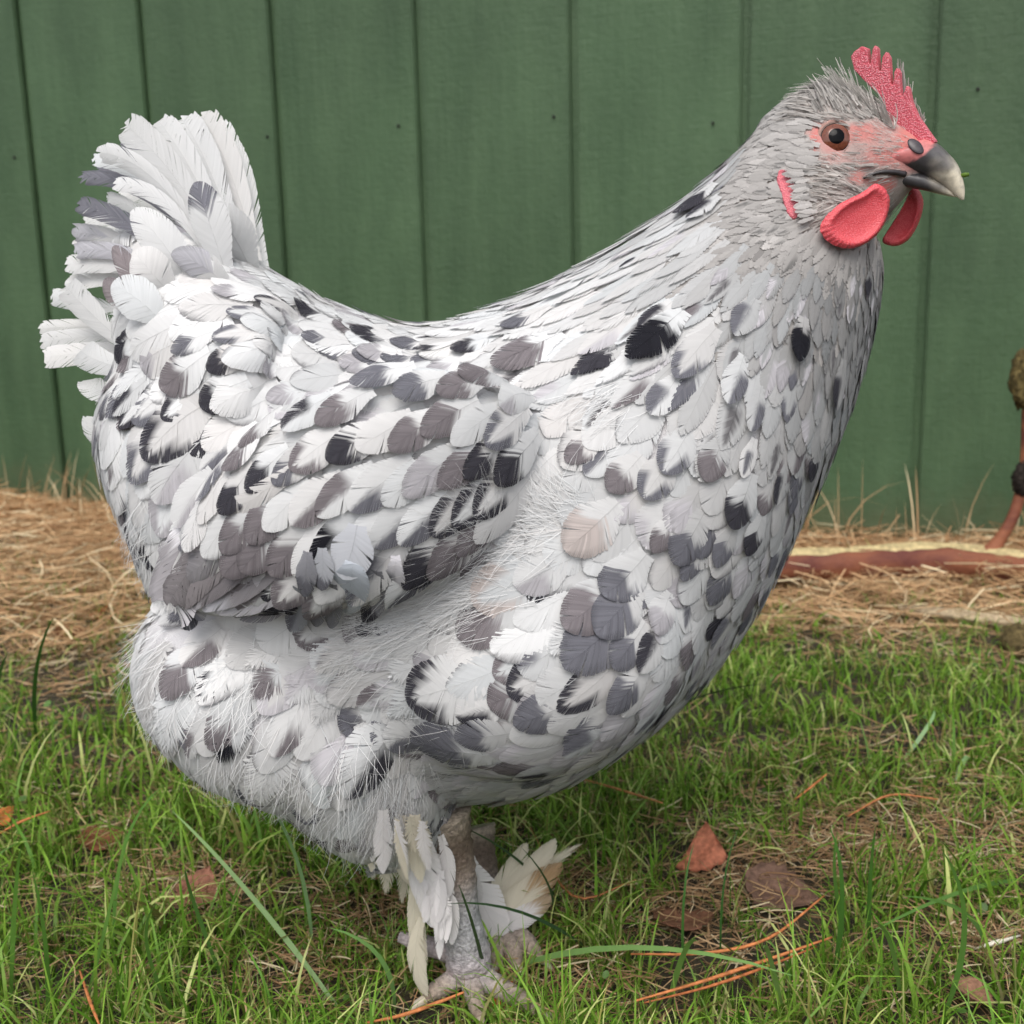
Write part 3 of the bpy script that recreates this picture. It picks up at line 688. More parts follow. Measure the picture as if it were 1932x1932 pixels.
TAIL = [
    ((1405, 1030), (1265, 520), (1070, 118), 270, .004, .02, None, 0), ((1320, 1010), (1130, 480), (945, 135), 270, 0, .012, None, 0), ((1260, 1010), (1030, 500), (800, 148), 240, -.004, .002, None, 0),
    ((1210, 1010), (920, 520), (600, 175), 270, -.008, -.004, None, 0), ((1170, 1020), (850, 520), (570, 305), 120, .012, .012, 'g', .2), ((1160, 1020), (800, 530), (440, 350), 165, -.012, -.012, None, 0),
    ((1150, 1020), (780, 560), (395, 392), 120, .0, .0, None, 0), ((1120, 1020), (740, 610), (322, 508), 130, -.003, -.003, 'g', .25), ((1150, 1040), (850, 660), (530, 545), 135, -.02, -.02, None, 0),
    ((1100, 1040), (720, 740), (490, 630), 110, 0, 0, None, 0), ((1000, 1070), (650, 800), (308, 668), 165, -.014, -.014, 'g', .2), ((960, 1080), (600, 900), (280, 845), 150, -.008, -.008, 'L', .7),
    ((950, 1100), (600, 950), (290, 915), 120, -.002, -.002, None, 0), ((950, 1100), (600, 970), (285, 955), 140, -.016, -.016, 'L', .3), ((900, 1120), (560, 1040), (235, 1040), 160, -.014, -.014, None, 0),
    ((850, 1170), (520, 1120), (245, 1165), 150, -.010, -.010, None, 0), ((780, 1350), (430, 1290), (145, 1230), 150, -.004, -.004, None, 0), ((780, 1450), (420, 1420), (78, 1432), 130, -.004, -.004, None, 0),
    ((780, 1500), (420, 1480), (82, 1515), 150, -.008, -.008, None, 0), ((780, 1550), (450, 1570), (95, 1610), 190, -.012, -.012, None, 0), ((720, 1620), (430, 1370), (235, 1165), 220, -.022, -.022, None, 0),
    ((740, 1700), (470, 1640), (330, 1560), 240, -.026, -.026, None, 0), ((760, 1860), (470, 1820), (380, 1740), 200, -.012, -.006, None, 0), ((800, 2050), (480, 2100), (400, 1960), 200, -.012, -.006, None, 0),
    # tail coverts over them
    ((1230, 1120), (1120, 780), (1030, 535), 310, -.034, -.026, 'g', .62), ((1380, 1100), (1260, 850), (1100, 690), 330, -.040, -.032, None, 0), ((1010, 1180), (830, 900), (645, 705), 310, -.044, -.036, None, 0),
    ((1250, 1200), (1080, 1050), (885, 975), 230, -.052, -.048, 'L', .4), ((770, 1280), (640, 1090), (530, 925), 180, -.044, -.034, 'm', .3), ((700, 1360), (560, 1230), (470, 1140), 200, -.040, -.030, 'm', .35),
    ((900, 1240), (760, 1080), (660, 960), 330, -.054, -.046, None, 0), ((860, 1420), (680, 1250), (520, 1160), 330, -.056, -.046, None, 0)]
for i, (a, b, c, w, y0, y1, k, v0) in enumerate(TAIL):
    if i >= 24:
        sy = hit(*z2(*a))[0]; y0 = sy.y + .006 if sy is not None else y0; y1 = min(y1, y0 + .02)
    quill('tail_feather', (a, b, c), (y0, (y0 + y1) / 2 - (.006 if i >= 24 else 0), y1), w * S2 * (.76 if i < 24 else .8), 'tail' if i < 24 else 'round', base_tone(230, .012),
          {None: None, 'g': G_, 'L': L_, 'm': M_}[k], 'tip' if k else 'white', v0, tilt=random.uniform(-14, 14), zf=z2, cup=random.uniform(.05, .25))
# far half of the tail fan
for i, (a, b, c, w, y0, y1, k, v0) in enumerate(TAIL[:16:2]):
    quill('tail_feather', tuple((p[0] + 40, p[1] + 60) for p in (a, b, c)), (.014 - y0, .022 - y0, .03 - y0), w * S2 * .9, 'tail', base_tone(236, .012), G_ if i == 3 else None,
          'tip' if i == 3 else 'white', .3, tilt=random.uniform(-14, 14), zf=z2)
S3 = .35971
# coverts: ordered rows from the shoulder to the wing tip, each row lapping the one below
def along(P, t):
    d = [0]; 
    for (x1, y1), (x2, y2) in zip(P, P[1:]): d.append(d[-1] + math.hypot(x2 - x1, y2 - y1))
    q = t * d[-1]; return float(np.interp(q, d, [p[0] for p in P])), float(np.interp(q, d, [p[1] for p in P]))
WTOP, WBOT = [(960, 770), (850, 715), (700, 720), (560, 775), (440, 880), (350, 1010)], [(930, 985), (850, 1055), (740, 1110), (620, 1120), (500, 1090), (410, 1060)]
rw = random.Random(11)
for j, (fr, nn_, L0, W0_) in enumerate(((.96, 11, 165, 84), (.74, 12, 150, 78), (.52, 12, 135, 72), (.30, 12, 120, 66), (.10, 11, 110, 62))):
    for i in range(nn_):
        t = (i + (.5 if j % 2 else .1)) / nn_; xt, yt = along(WTOP, t); xb, yb = along(WBOT, t); x = xt + (xb - xt) * fr + rw.gauss(0, 7); y = yt + (yb - yt) * fr + rw.gauss(0, 7)
        if (j == 0 and x < 540) or (j == 1 and x < 430): continue
        loc, n = hit(x, y)
        if loc is None: continue
        fl, par, dz = flow(loc, n); sc = (loc - CAM).dot(FWD) / FPX; L = L0 * sc * rw.uniform(.92, 1.1); W = .5 * W0_ * sc * rw.uniform(.9, 1.15)
        root = near(loc - fl * (L * .72))[0]; best = min(SPOTS, key=lambda q: (q[0] - x) ** 2 + (q[1] - y) ** 2); tipc, mode, v0 = None, 'white', .5
        if math.hypot(best[0] - x, best[1] - y) < 52: tipc, mode, v0 = KINDS[best[3]], best[4], max(best[5], .42)
        elif rw.random() < .3: tipc, mode, v0 = rw.choice([MAUVE, SLATE, LIGHT]), rw.choice(['tip', 'half', 'rim']), rw.uniform(.55, .75)
        elif rw.random() < .5: tipc, mode, v0 = lin(110, 108, 112), 'edge', .5
        lay(root, L, W, rw.choice(['round', 'round', 'ragged']), base_tone(229), tipc, mode, v0, o0=.0045 + .0009 * j, o1=.085 * L, single='wing_feather', stiff=9)
EDGE = [((760, 735), (600, 790), (470, 880), 60, 0), ((700, 770), (530, 850), (420, 960), 62, 0), ((680, 830), (500, 930), (370, 1040), 62, 1), ((640, 790), (480, 890), (385, 985), 60, 0), ((640, 900), (470, 1000), (345, 1095), 62, 1), ((600, 860), (440, 970), (335, 1075), 66, 1), ((540, 820), (420, 930), (345, 1040), 56, 0)]
for i, (a, b, c, w, g) in enumerate(EDGE):
    sy = [hit(*p)[0].y for p in (a, b, c)]; o = .006 + .0008 * i
    quill('wing_feather', (a, b, c), (sy[0] - o + .003, min(sy[1], (sy[0] + sy[2]) / 2) - o, sy[2] - o), w, 'tail', base_tone(232, .01), lin(150, 147, 150) if g else lin(120, 118, 122), 'tip' if g else 'edge', .72, cup=.2, tilt=random.uniform(-5, 5))
def surf_y(p, off, zf=z3):
    loc, n = hit(*zf(*p)); return (loc.y if loc is not None else -.10) - off
WQ = [
    ((1150, 1130), (1030, 1265), (840, 1275), 110, lin(140, 138, 142), None, 'white', 0), ((1150, 1060), (960, 1215), (690, 1225), 140, lin(176, 174, 178), None, 'white', 0),
    ((1120, 970), (880, 1150), (610, 1215), 150, lin(150, 146, 149), L_, 'half', .75), ((1080, 860), (800, 1075), (550, 1215), 160, lin(134, 129, 132), lin(190, 188, 192), 'tip', .86),
    ((1050, 750), (740, 1010), (510, 1215), 175, lin(148, 142, 144), lin(104, 100, 103), 'edge', 0), ((1000, 620), (680, 930), (470, 1235), 180, lin(212, 209, 213), lin(138, 133, 135), 'tip', .5),
    ((900, 450), (590, 830), (438, 1240), 190, lin(228, 226, 230), lin(150, 147, 150), 'tip', .58),
    ((1660, 980), (1650, 1120), (1610, 1250), 120, lin(215, 213, 218), SLATE, 'half', .4), ((1560, 1060), (1550, 1200), (1490, 1330), 150, lin(150, 150, 156), DARK, 'tip', .7),
    ((1150, 1150), (1140, 1280), (1105, 1380), 150, lin(150, 152, 158), SLATE, 'half', .3), ((1330, 1130), (1330, 1250), (1320, 1365), 110, lin(136, 136, 142), DARK, 'edge', 0),
    ((1245, 1120), (1240, 1240), (1240, 1355), 130, lin(134, 134, 140), DARK, 'edge', 0), ((1200, 960), (1190, 1080), (1180, 1200), 120, lin(150, 150, 156), SLATE, 'tip', .6),
    ((1275, 940), (1280, 1050), (1268, 1165), 120, lin(190, 192, 198), SLATE, 'tip', .7), ((1440, 1000), (1425, 1140), (1398, 1285), 205, lin(192, 198, 206), None, 'white', 0),
    ((1460, 820), (1430, 960), (1380, 1105), 240, lin(208, 210, 216), None, 'white', 0)]
for i, (a, b, c, w, base, tc_, mode, v0) in enumerate(WQ):
    o = .0045 + .0006 * i
    if i > 6: o = .009 + .0006 * (i - 6)
    ys = [surf_y(a, o), surf_y(b, o), surf_y(c, o)]
    ys[1] = min(ys[1], (ys[0] + ys[2]) / 2); 
    if i <= 6: ys[2] = min(max(ys[2], -.140), -.126)
    quill('wing_feather', (a, b, c), ys, w * S3, 'tail' if i < 7 else ('ragged' if i in (7, 8, 9, 16, 17, 18) else 'round'), base, tc_, mode, v0, zf=z3, cup=.15, tilt=random.uniform(-6, 6))

# ------------------------------------------------------------------ loose barbs (down) where the photo shows hair-like tufts
downy = Bag()
def strand(bag, p, d, n, L, w, c, lift=.3, bend=0., segs=3):
    b = d.cross(n).normalized(); V, F = [], []
    for k in range(segs + 1):
        t = k / segs; q = p + d * (L * t) + n * (lift * L * t * (1 - .35 * t)) + b * (bend * L * t * t); ww = w * (1 - .75 * t)
        V += [q - b * ww, q + b * ww]
    for k in range(segs): F.append((2 * k, 2 * k + 1, 2 * k + 3, 2 * k + 2))
    bag.add(np.array([tuple(v) for v in V]), np.array(F), np.tile(c, (len(V), 1)))
TUFTS = [ # x, y, spread x, spread y, dx, dy, count, length px, tone
    (900, 1110, 80, 50, -.95, .05, 620, 120, 238), (770, 1160, 60, 45, -.98, .0, 560, 110, 238), (960, 985, 80, 45, -.9, -.35, 560, 110, 240), (1040, 960, 60, 30, -.75, -.5, 240, 100, 236),
    (700, 1240, 60, 40, -.9, .3, 120, 90, 234), (680, 1420, 70, 70, -.3, .95, 110, 120, 230), (740, 1520, 70, 50, -.05, 1, 200, 95, 214), (640, 1540, 80, 40, -.1, 1, 140, 85, 222), (770, 1450, 50, 50, -.3, .95, 150, 120, 218),
    (540, 1470, 110, 60, -.25, .95, 120, 85, 228), (300, 1350, 40, 60, -.55, .8, 150, 65, 232), (400, 1450, 60, 30, -.3, .95, 110, 65, 228), (290, 1180, 30, 90, -.6, .75, 180, 80, 234),
    (270, 1010, 30, 60, -.55, .8, 160, 80, 232), (800, 1370, 60, 50, -.95, .3, 100, 100, 225), (450, 1300, 120, 80, -.5, .85, 100, 90, 232), (1150, 760, 60, 40, -.8, .5, 70, 80, 232),
    (1350, 1250, 30, 30, -.3, .95, 60, 60, 220), (860, 1440, 80, 20, -.9, .35, 120, 90, 215), (1000, 1010, 60, 60, -.85, .1, 120, 110, 238)]
for (x, y, sx, sy, dx, dy, cnt, lp, tone) in TUFTS:
    for k in range(cnt):
        loc, n = hit(x + random.gauss(0, sx * .6), y + random.gauss(0, sy * .6))
        if loc is None: continue
        ang = random.gauss(0, .32); d = RT * (dx * math.cos(ang) - dy * math.sin(ang)) - UP * (dx * math.sin(ang) + dy * math.cos(ang))
        d = (d - n * d.dot(n)).normalized(); sc = (loc - CAM).dot(FWD) / FPX
        strand(downy, loc + n * .003, d, n, lp * sc * random.uniform(.6, 1.2), .00016, base_tone(tone, .03), random.uniform(.12, .42), random.gauss(0, .18))
hang(downy.build('loose_barbs', FEATHER, kind='stuff'), hen)

# ------------------------------------------------------------------ head plumage
hw = Bag(); sel = np.array([i for i in RNG.choice(len(fc), 300000, p=fa / fa.sum()) if True])
pts = fc[sel]; d = pts - nHO; a_, b_, c_ = d @ nHX, d @ nHY, d @ nHZ
msk = (a_ > -.062) & (c_ > -.085 - .0 * a_); pts, a_, b_, c_, sel = pts[msk], a_[msk], b_[msk], c_[msk], sel[msk]
hx_, hy_ = nproj(pts); pm_ = pink_mask(hx_, hy_)
ex, ey = z1(660, 755); nf_ = nt_ = 0; hgrid = {}
def hfree(p, r):
    k = tuple(int(c // r) for c in p)
    for i_ in (-1, 0, 1):
        for j_ in (-1, 0, 1):
            for l_ in (-1, 0, 1):
                for q in hgrid.get((k[0] + i_, k[1] + j_, k[2] + l_), ()):
                    if (q - p).length < r: return False
    hgrid.setdefault(k, []).append(p); return True
for i in range(len(pts)):
    u, v, w = a_[i], b_[i], c_[i]; n = Vector(fn[sel[i]]); p = Vector(pts[i]) + Vector(RNG.normal(0, .0012, 3))
    if v < .01 and math.hypot(hx_[i] - ex, hy_[i] - ey) < 34: continue
    if u > .030 - max(0, -w) * .1: continue
    if w < -.058 and (u < -.035 or random.random() < (-.058 - w) / .027): continue
    if v < .0 and ell(hx_[i], hy_[i], *z1(800, 1320), 235 * .28, 175 * .28, -38) > .5: continue
    nearside = v < .012
    thin = nearside and pm_[i] > .3
    if thin and random.random() < .1 + pm_[i] * .35: continue
    # swept back over the head, up by the comb, down under the chin
    dd = -HX * 1.0 + HZ * (.25 * max(0, w) / .02 - .12)
    if w > .018 and u > -.012: dd = -HX * .55 + HZ * 1.1
    if w < -.022: dd = -HX * .55 - HZ * (.35 + 30 * max(0, -w - .03))
    if u < -.03: dd = -HX * .8 - HZ * .55
    dd = dd - n * dd.dot(n)
    if dd.length < .1: continue
    dd.normalize()
    t = 176 + 14 * random.gauss(0, 1) + (4 if w < 0 else -8)
    if random.random() < .10: t -= 38
    if w < -.03 and u > .0: t = random.gauss(166, 18)
    t = min(max(t, 70), 215)
    L = random.uniform(.006, .011) * (1.0 if u < .0 else .75); wd = random.uniform(.0002, .0005)
    if thin: L *= .55; wd *= .5; t = max(t, 175)
    if u < -.03 or w < -.045: L *= 1.5; wd *= 1.3
    lf = random.uniform(.01, .08)
    if w > .022 and u > -.02: lf = random.uniform(.04, .22); L *= 1.25
    if v < 0 and ell(hx_[i], hy_[i], *z1(318, 1135), 44 * .28, 175 * .28, -12) > .3: continue
    face = (u > .0 and w > -.034) or thin or (w > .014 and u > -.022)
    if face:
        if nf_ < 9000: strand(hw, p + n * .0003, dd, n, L, wd, lin(t, t * .975, t * .95), lf, random.gauss(0, .11)); nf_ += 1
    elif nt_ < 4200:
        rr = .0026 if w > -.045 else .0032
        if not hfree(p, rr): continue
        Lf = random.uniform(.009, .014) * (1.35 if (u < -.035 or w < -.04) else 1); t = min(max(random.gauss(174, 8), 140), 204) - (8 if w < -.04 else 0)
        if random.random() < .05: t -= 30
        lay(p, Lf, Lf * random.uniform(.13, .19), 'tiny', lin(t, t * .98, t * .965), lin(t * .74, t * .73, t * .72) if random.random() < .2 else None, random.choice(['centre', 'edge', 'half']), .5, o0=.0006, o1=.07 * Lf, d0=Matrix.Rotation(random.gauss(0, .14), 3, n) @ dd); nt_ += 1
# tuft of fine feathers either side of the comb
def ribbon(bag, A, Bm, C, w, c):
    ctrl = Bm * 2 - (A + C) / 2; V, F = [], []; n = 6
    for k in range(n):
        t = k / (n - 1); p = A * (1 - t) ** 2 + ctrl * 2 * t * (1 - t) + C * t * t; ww = w * (1 - .6 * t)
        V += [tuple(p - HX * ww), tuple(p + HX * ww)]
    for k in range(n - 1): F.append((2 * k, 2 * k + 1, 2 * k + 3, 2 * k + 2))
    bag.add(np.array(V), np.array(F), np.tile(c, (len(V), 1)))
for k in range(150):
    far = k % 3 == 0; f = random.random()
    if far: r = (1060 + 170 * f, 640 + 20 * f); tip = (1080 + 170 * f + random.gauss(0, 15), 215 + 420 * f + random.gauss(0, 25)); ly = .009
    else: r = (760 + 300 * f, 520 + 170 * f); tip = (600 + 400 * f + random.gauss(0, 45), 270 + 280 * f + random.gauss(0, 40)); ly = -.010
    A = hz(*r, ly * 1.1); C = hz(*tip, ly + random.gauss(0, .004)); Bm = (A + C) / 2 + HX * random.gauss(.001, .001)
    t = random.gauss(182, 22); ribbon(hw, A, Bm, C, random.uniform(.0003, .0006), lin(*(min(235, max(90, t)) * np.array([1, .98, .95]))))
hang(hw.build('head_plumage', FEATHER, kind='stuff'), hen)
hang(plumage.build('plumage', FEATHER, kind='stuff'), hen)

# ------------------------------------------------------------------ comb, wattles, lobe, beak, eye
def poly_blob(name, pts, nrm, thick, voxel, mt, smooth=6, parent=hen):
    n = len(pts); V = [p - nrm * (thick / 2) for p in pts] + [p + nrm * (thick / 2) for p in pts]
    bm = bmesh.new(); vs = [bm.verts.new(v) for v in V]
    bm.faces.new(vs[:n]); bm.faces.new(vs[n:][::-1])
    for i in range(n): bm.faces.new((vs[i], vs[i + n], vs[(i + 1) % n + n], vs[(i + 1) % n]))
    bmesh.ops.triangulate(bm, faces=bm.faces[:]); bmesh.ops.recalc_face_normals(bm, faces=bm.faces[:])
    V = [v.co.copy() for v in bm.verts]; bm.verts.index_update(); F = [tuple(v.index for v in f.verts) for f in bm.faces]; bm.free()
    me = evaluated(V, F, [('REMESH', dict(mode='VOXEL', voxel_size=voxel)), ('SMOOTH', dict(factor=.5, iterations=smooth))])
    me.name = name; me.polygons.foreach_set('use_smooth', np.ones(len(me.polygons), bool)); me.materials.clear(); me.materials.append(mt)
    o = link(bpy.data.objects.new(name, me)); hang(o, hen); return o
def closed(pts, n=5): 
    a = np.array(pts + [pts[0]], float); return [tuple(q) for q in catmull(a, n)[:-1]]
COMB = [(778, 205), (800, 172), (850, 136), (888, 150), (897, 230), (905, 300), (915, 230), (924, 152), (940, 130), (956, 152), (961, 240), (967, 335), (980, 300), (992, 205), (1014, 172), (1036, 212), (1041, 310), (1050, 425), (1064, 370), (1070, 305), (1086, 280),
        (1103, 310), (1108, 405), (1119, 495), (1134, 445), (1150, 398), (1167, 420), (1182, 505), (1225, 605), (1295, 705), (1345, 775), (1290, 830), (1180, 760), (1080, 690), (1020, 590), (985, 480), (880, 380), (800, 295)]
poly_blob('comb', [hz(*p, -.001) for p in COMB], HY, .0052, .0004, COMBM, 3)
WAT = closed([(955, 1060), (1005, 1105), (1022, 1190), (1000, 1300), (940, 1400), (850, 1470), (750, 1497), (648, 1468), (585, 1415), (566, 1350), (600, 1285), (700, 1190), (850, 1115), (920, 1060)], 3)
def rimmed(o, pts, nrm, amt):
    me = o.data; pts = np.array([tuple(p) for p in pts]); c = pts.mean(0); co = np.empty(len(me.vertices) * 3, np.float32); me.vertices.foreach_get('co', co); co = co.reshape(-1, 3).astype(float)
    n = np.linalg.svd(pts - c)[2][2]; t = pts[0] - c; t -= n * (t @ n); t /= np.linalg.norm(t); b = np.cross(n, t)
    pa, pr = np.arctan2((pts - c) @ b, (pts - c) @ t), np.hypot((pts - c) @ b, (pts - c) @ t); k = np.argsort(pa)
    va, vr = np.arctan2((co - c) @ b, (co - c) @ t), np.hypot((co - c) @ b, (co - c) @ t)
    r = vr / np.interp(va, pa[k], pr[k], period=2 * math.pi); h = (co - c) @ n
    # thicker lip toward the edge, hollow middle, faint radial pleats
    d = np.exp(-((r - .84) / .13) ** 2) * amt - .5 * amt * (1 - sstep(.3, .7, r)) + .16 * amt * np.sin(va * 46) * sstep(.5, .9, r)
    co = co + np.sign(h)[:, None] * n * d[:, None]
    me.vertices.foreach_set('co', co.astype(np.float32).ravel()); me.update()
wpts = [hz(*p, -.032 - .022 * (1010 - p[0]) / 420) for p in WAT]; wn = (HY * .97 + HX * .1).normalized()
w1 = poly_blob('wattle', wpts, wn, .0052, .0008, WATTM, 9); rimmed(w1, wpts, wn, .0016)
WAT2 = closed([(1190, 1060), (1232, 1120), (1250, 1185), (1230, 1290), (1165, 1420), (1085, 1477), (1012, 1467), (985, 1435), (1050, 1330), (1130, 1200)], 3)
wp2 = [hz(*p, .014) for p in WAT2]; rimmed(poly_blob('wattle', wp2, HY, .0052, .0008, WATTM, 9), wp2, HY, .0014)
LOBE = closed([(285, 975), (350, 985), (395, 1090), (425, 1240), (385, 1310), (335, 1260), (298, 1130), (270, 1050)], 3)
def on_surf(p, o): loc, n = hit(*z1(*p)); return loc + n * o
lp = [on_surf(p, .0008) for p in LOBE]; ln = hit(*z1(335, 1130))[1]
poly_blob('ear_lobe', lp, ln, .0032, .0008, LOBEM, 5)

rc = random.Random(3)
for k in range(34):      # cheek feathers lapping over the rear half of the ear lobe
    f = k / 33; loc, n = hit(*z1(438 + 62 * f + rc.gauss(0, 14), 955 + 345 * f + rc.gauss(0, 8)))
    dd = -HX - HZ * (.15 + .55 * f + rc.gauss(0, .15)); t = rc.gauss(180, 9); Lf = rc.uniform(.006, .009)
    lay(loc, Lf, Lf * rc.uniform(.14, .2), 'tiny', lin(t, t * .98, t * .965), None, 'white', .5, o0=.0034, o1=.0012, d0=dd, single='cheek_feather')
def mat_beak():
    m = vcol_mat('beak_horn', .36, .45, 0, noise=(300, .25), bump=(500, .15, .0006)); return m
BEAKM = mat_beak()
def beak(name, secs, colfn):
    V, F = loft([(hz(*a), hz(*b), HY * w) for a, b, w in secs], 6, 24, .9)
    t = np.repeat(np.linspace(0, 1, len(V) // 24), 24); ring = np.tile(np.arange(24), len(V) // 24)
    o = mesh_obj(name, V, F, BEAKM, col=colfn(t, np.cos(ring / 24 * 2 * math.pi))); hang(o, hen); return o
HORN, BLK, CERE = lin(205, 196, 176), lin(66, 64, 66), lin(198, 120, 118)
def beak(name, secs, lower):
    V, F = loft([(hz(*a), hz(*b), HY * w) for a, b, w in secs], 6, 24, .9)
    px, py = nproj(V); zx, zy = (px - 1389.9) / .28057, (py - 49.64) / .28057
    nz = 30 * np.sin(zx * .03) + 22 * np.sin(zy * .05 + zx * .01)
    if lower: f = .85 * sstep(1290, 1450, zx + nz)
    else: f = sstep(-110, 90, (zx - 1400) * .75 + (zy - 980) * .65 + nz)
    C = BLK * (1 - f[:, None]) + HORN * f[:, None]
    if not lower:
        hl = sstep(0, 120, (zx - 1290) * .6 - (zy - 900) * .8)[:, None] * .35; C = C * (1 - hl) + lin(128, 124, 122) * hl
        yb = np.interp(zx, [900, 1000, 1150, 1240, 1300, 1350, 1380], [955, 945, 918, 880, 825, 765, 600]); k = (1 - sstep(-9, 9, zy - yb))[:, None]; C = C * (1 - k) + CERE * k
    o = mesh_obj(name, V, F, BEAKM, col=C); hang(o, hen); return o
ub = beak('upper_beak', [((1120, 830), (960, 975), .0165), ((1262, 760), (1080, 978), .0140), ((1338, 782), (1180, 987), .0116), ((1415, 848), (1270, 1005), .0088), ((1480, 925), (1350, 1045), .0066), ((1515, 1010), (1420, 1098), .0043), ((1533, 1095), (1482, 1150), .0024), ((1530, 1166), (1512, 1170), .0007)], False)
beak('lower_beak', [((930, 965), (980, 1060), .0160), ((1040, 955), (1050, 1078), .0134), ((1150, 955), (1150, 1086), .0106), ((1262, 978), (1272, 1106), .0076), ((1362, 1025), (1376, 1132), .0048), ((1440, 1085), (1448, 1146), .0024), ((1475, 1138), (1477, 1150), .0006)], True)
def tube(P, R, nring=10, closed_ends=True):
    P = [Vector(p) for p in P]; V, F = [], []; up = None
    for k, p in enumerate(P):
        t = (P[min(k + 1, len(P) - 1)] - P[max(k - 1, 0)]).normalized()
        a = (up - t * up.dot(t)) if up is not None else t.orthogonal()
        a.normalize(); up = a; b = t.cross(a)
        for j in range(nring):
            th = 2 * math.pi * j / nring; V.append(p + (a * math.cos(th) + b * math.sin(th)) * R[k])
    for k in range(len(P) - 1):
        for j in range(nring):
            q = (j + 1) % nring; F.append((k * nring + j, k * nring + q, (k + 1) * nring + q, (k + 1) * nring + j))
    if closed_ends: F.append(tuple(range(nring))[::-1]); F.append(tuple((len(P) - 1) * nring + j for j in range(nring)))
    return np.array([tuple(v) for v in V]), F
GAPE = [on_surf(p, .0014) for p in ((845, 1024), (900, 996), (970, 978), (1050, 978), (1125, 992))]
v, f = tube([tuple(q) for q in catmull([tuple(g) for g in GAPE], 4)], [.0005 + .0011 * t for t in np.linspace(0, 1, 17)], 8)
hang(mesh_obj('mouth_line', v, f, BEAKM, col=np.tile(lin(50, 46, 48), (len(v), 1))), hen)
# nostril flap, part of the upper beak
ubv = BVHTree.FromPolygons([v.co[:] for v in ub.data.vertices], [tuple(p.vertices) for p in ub.data.polygons])
def face_hit(p):
    x, y = z1(*p); d = ray(x, y).normalized(); r1, r2 = bvh.ray_cast(CAM, d), ubv.ray_cast(CAM, d); r = min([r for r in (r1, r2) if r[0] is not None], key=lambda r: r[3]); return r[0], r[1]
p0, n0 = face_hit((1205, 805)); dirn = (hz(1260, 860) - hz(1150, 752)); Ld = dirn.length / 2; dirn.normalize()
n0 = (n0 - dirn * n0.dot(dirn)).normalized()
V, F = ellipsoid(p0 + n0 * .0002, (dirn * Ld * .85, n0 * .0009, dirn.cross(n0) * .0030), 18)
no = mesh_obj('nostril', V, F, BEAKM, col=np.tile(lin(62, 56, 60), (len(V), 1))); no.parent = ub; no.matrix_parent_inverse = Matrix.Identity(4)
# eyes
irism, int_, _, ib = mat('iris'); tcx = node(int_, 'ShaderNodeTexCoord'); nzx = node(int_, 'ShaderNodeTexNoise', Scale=900, Detail=3)
int_.links.new(tcx.outputs['Object'], nzx.inputs['Vector']); crx = node(int_, 'ShaderNodeValToRGB')
crx.color_ramp.elements[0].color = (*lin(74, 38, 28), 1); crx.color_ramp.elements[1].color = (*lin(136, 78, 56), 1); int_.links.new(nzx.outputs['Fac'], crx.inputs[0]); int_.links.new(crx.outputs[0], ib.inputs['Base Color'])
ib.inputs['Roughness'].default_value = .12; ib.inputs['Coat Weight'].default_value = .5; ib.inputs['Coat Roughness'].default_value = .02
blackm, _, _, bb_ = mat('pupil'); bb_.inputs['Base Color'].default_value = (.003, .003, .004, 1); bb_.inputs['Roughness'].default_value = .04; bb_.inputs['Specular IOR Level'].default_value = .12; bb_.inputs['Coat Weight'].default_value = .0; bb_.inputs['Coat Roughness'].default_value = .01
rimm, _, _, rb_ = mat('eye_rim'); rb_.inputs['Base Color'].default_value = (.02, .016, .014, 1); rb_.inputs['Roughness'].default_value = .25
lidm = vcol_mat('eyelid', .6, .3, 0, bump=(1400, .7, .0006))
def cap(c, ax, R, a0, a1, nr=8, ns=36):
    t = ax.orthogonal().normalized(); b = ax.cross(t); V, F = [], []
    for i in range(nr + 1):
        a = a0 + (a1 - a0) * i / nr
        for j in range(ns):
            th = 2 * math.pi * j / ns; V.append(tuple(c + ax * (R * math.cos(a)) + (t * math.cos(th) + b * math.sin(th)) * (R * math.sin(a))))
    for i in range(nr):
        for j in range(ns): k = (j + 1) % ns; F.append((i * ns + j, (i + 1) * ns + j, (i + 1) * ns + k, i * ns + k))
    return V, F
def eye(p, n):
    R = .0098; c = p - n * (R * .60)
    V, F = ellipsoid(c, (Vector((R, 0, 0)), Vector((0, R, 0)), Vector((0, 0, R))), 24)
    e = mesh_obj('eye', V, F, rimm); hang(e, hen)
    I4 = Matrix.Identity(4)
    V, F = cap(c, n, R * 1.012, rad(18), rad(43)); o = mesh_obj('iris', V, F, irism); o.parent = e
    V, F = cap(c, n, R * 1.016, rad(.5), rad(22.5)); o = mesh_obj('pupil', V, F, blackm); o.parent = e
    # lids: wrinkled rings
    t = n.orthogonal().normalized(); b = n.cross(t); nr, ns = 12, 64; V, F, C = [], [], []
    for j in range(ns):
        th = 2 * math.pi * j / ns; rr = .0079 * (1 + .04 * math.sin(2 * th + .6)); o_ = t * math.cos(th) + b * math.sin(th); jit = .0002 * math.sin(th * 17) + .0002 * math.sin(th * 29)
        for i in range(nr):
            a = 2 * math.pi * i / nr
            V.append(tuple(c + o_ * (rr + (.0014 + jit) * math.cos(a)) + n * (R * .56 + .0012 * math.sin(a)))); C.append(lin(132, 108, 100) if math.cos(a) < .3 else lin(165, 128, 118))
    for j in range(ns):
        for i in range(nr): k, l = (j + 1) % ns, (i + 1) % nr; F.append((j * nr + i, k * nr + i, k * nr + l, j * nr + l))
    o = mesh_obj('eyelid', V, F, lidm, col=np.array(C)); o.parent = e
pe, nE = hit(*z1(660, 755)); nE = (nE * .6 - (pe - CAM).normalized() * .4).normalized()
eye(pe, nE)
pl = (pe - HO); mir = lambda v: v - HY * (2 * v.dot(HY))
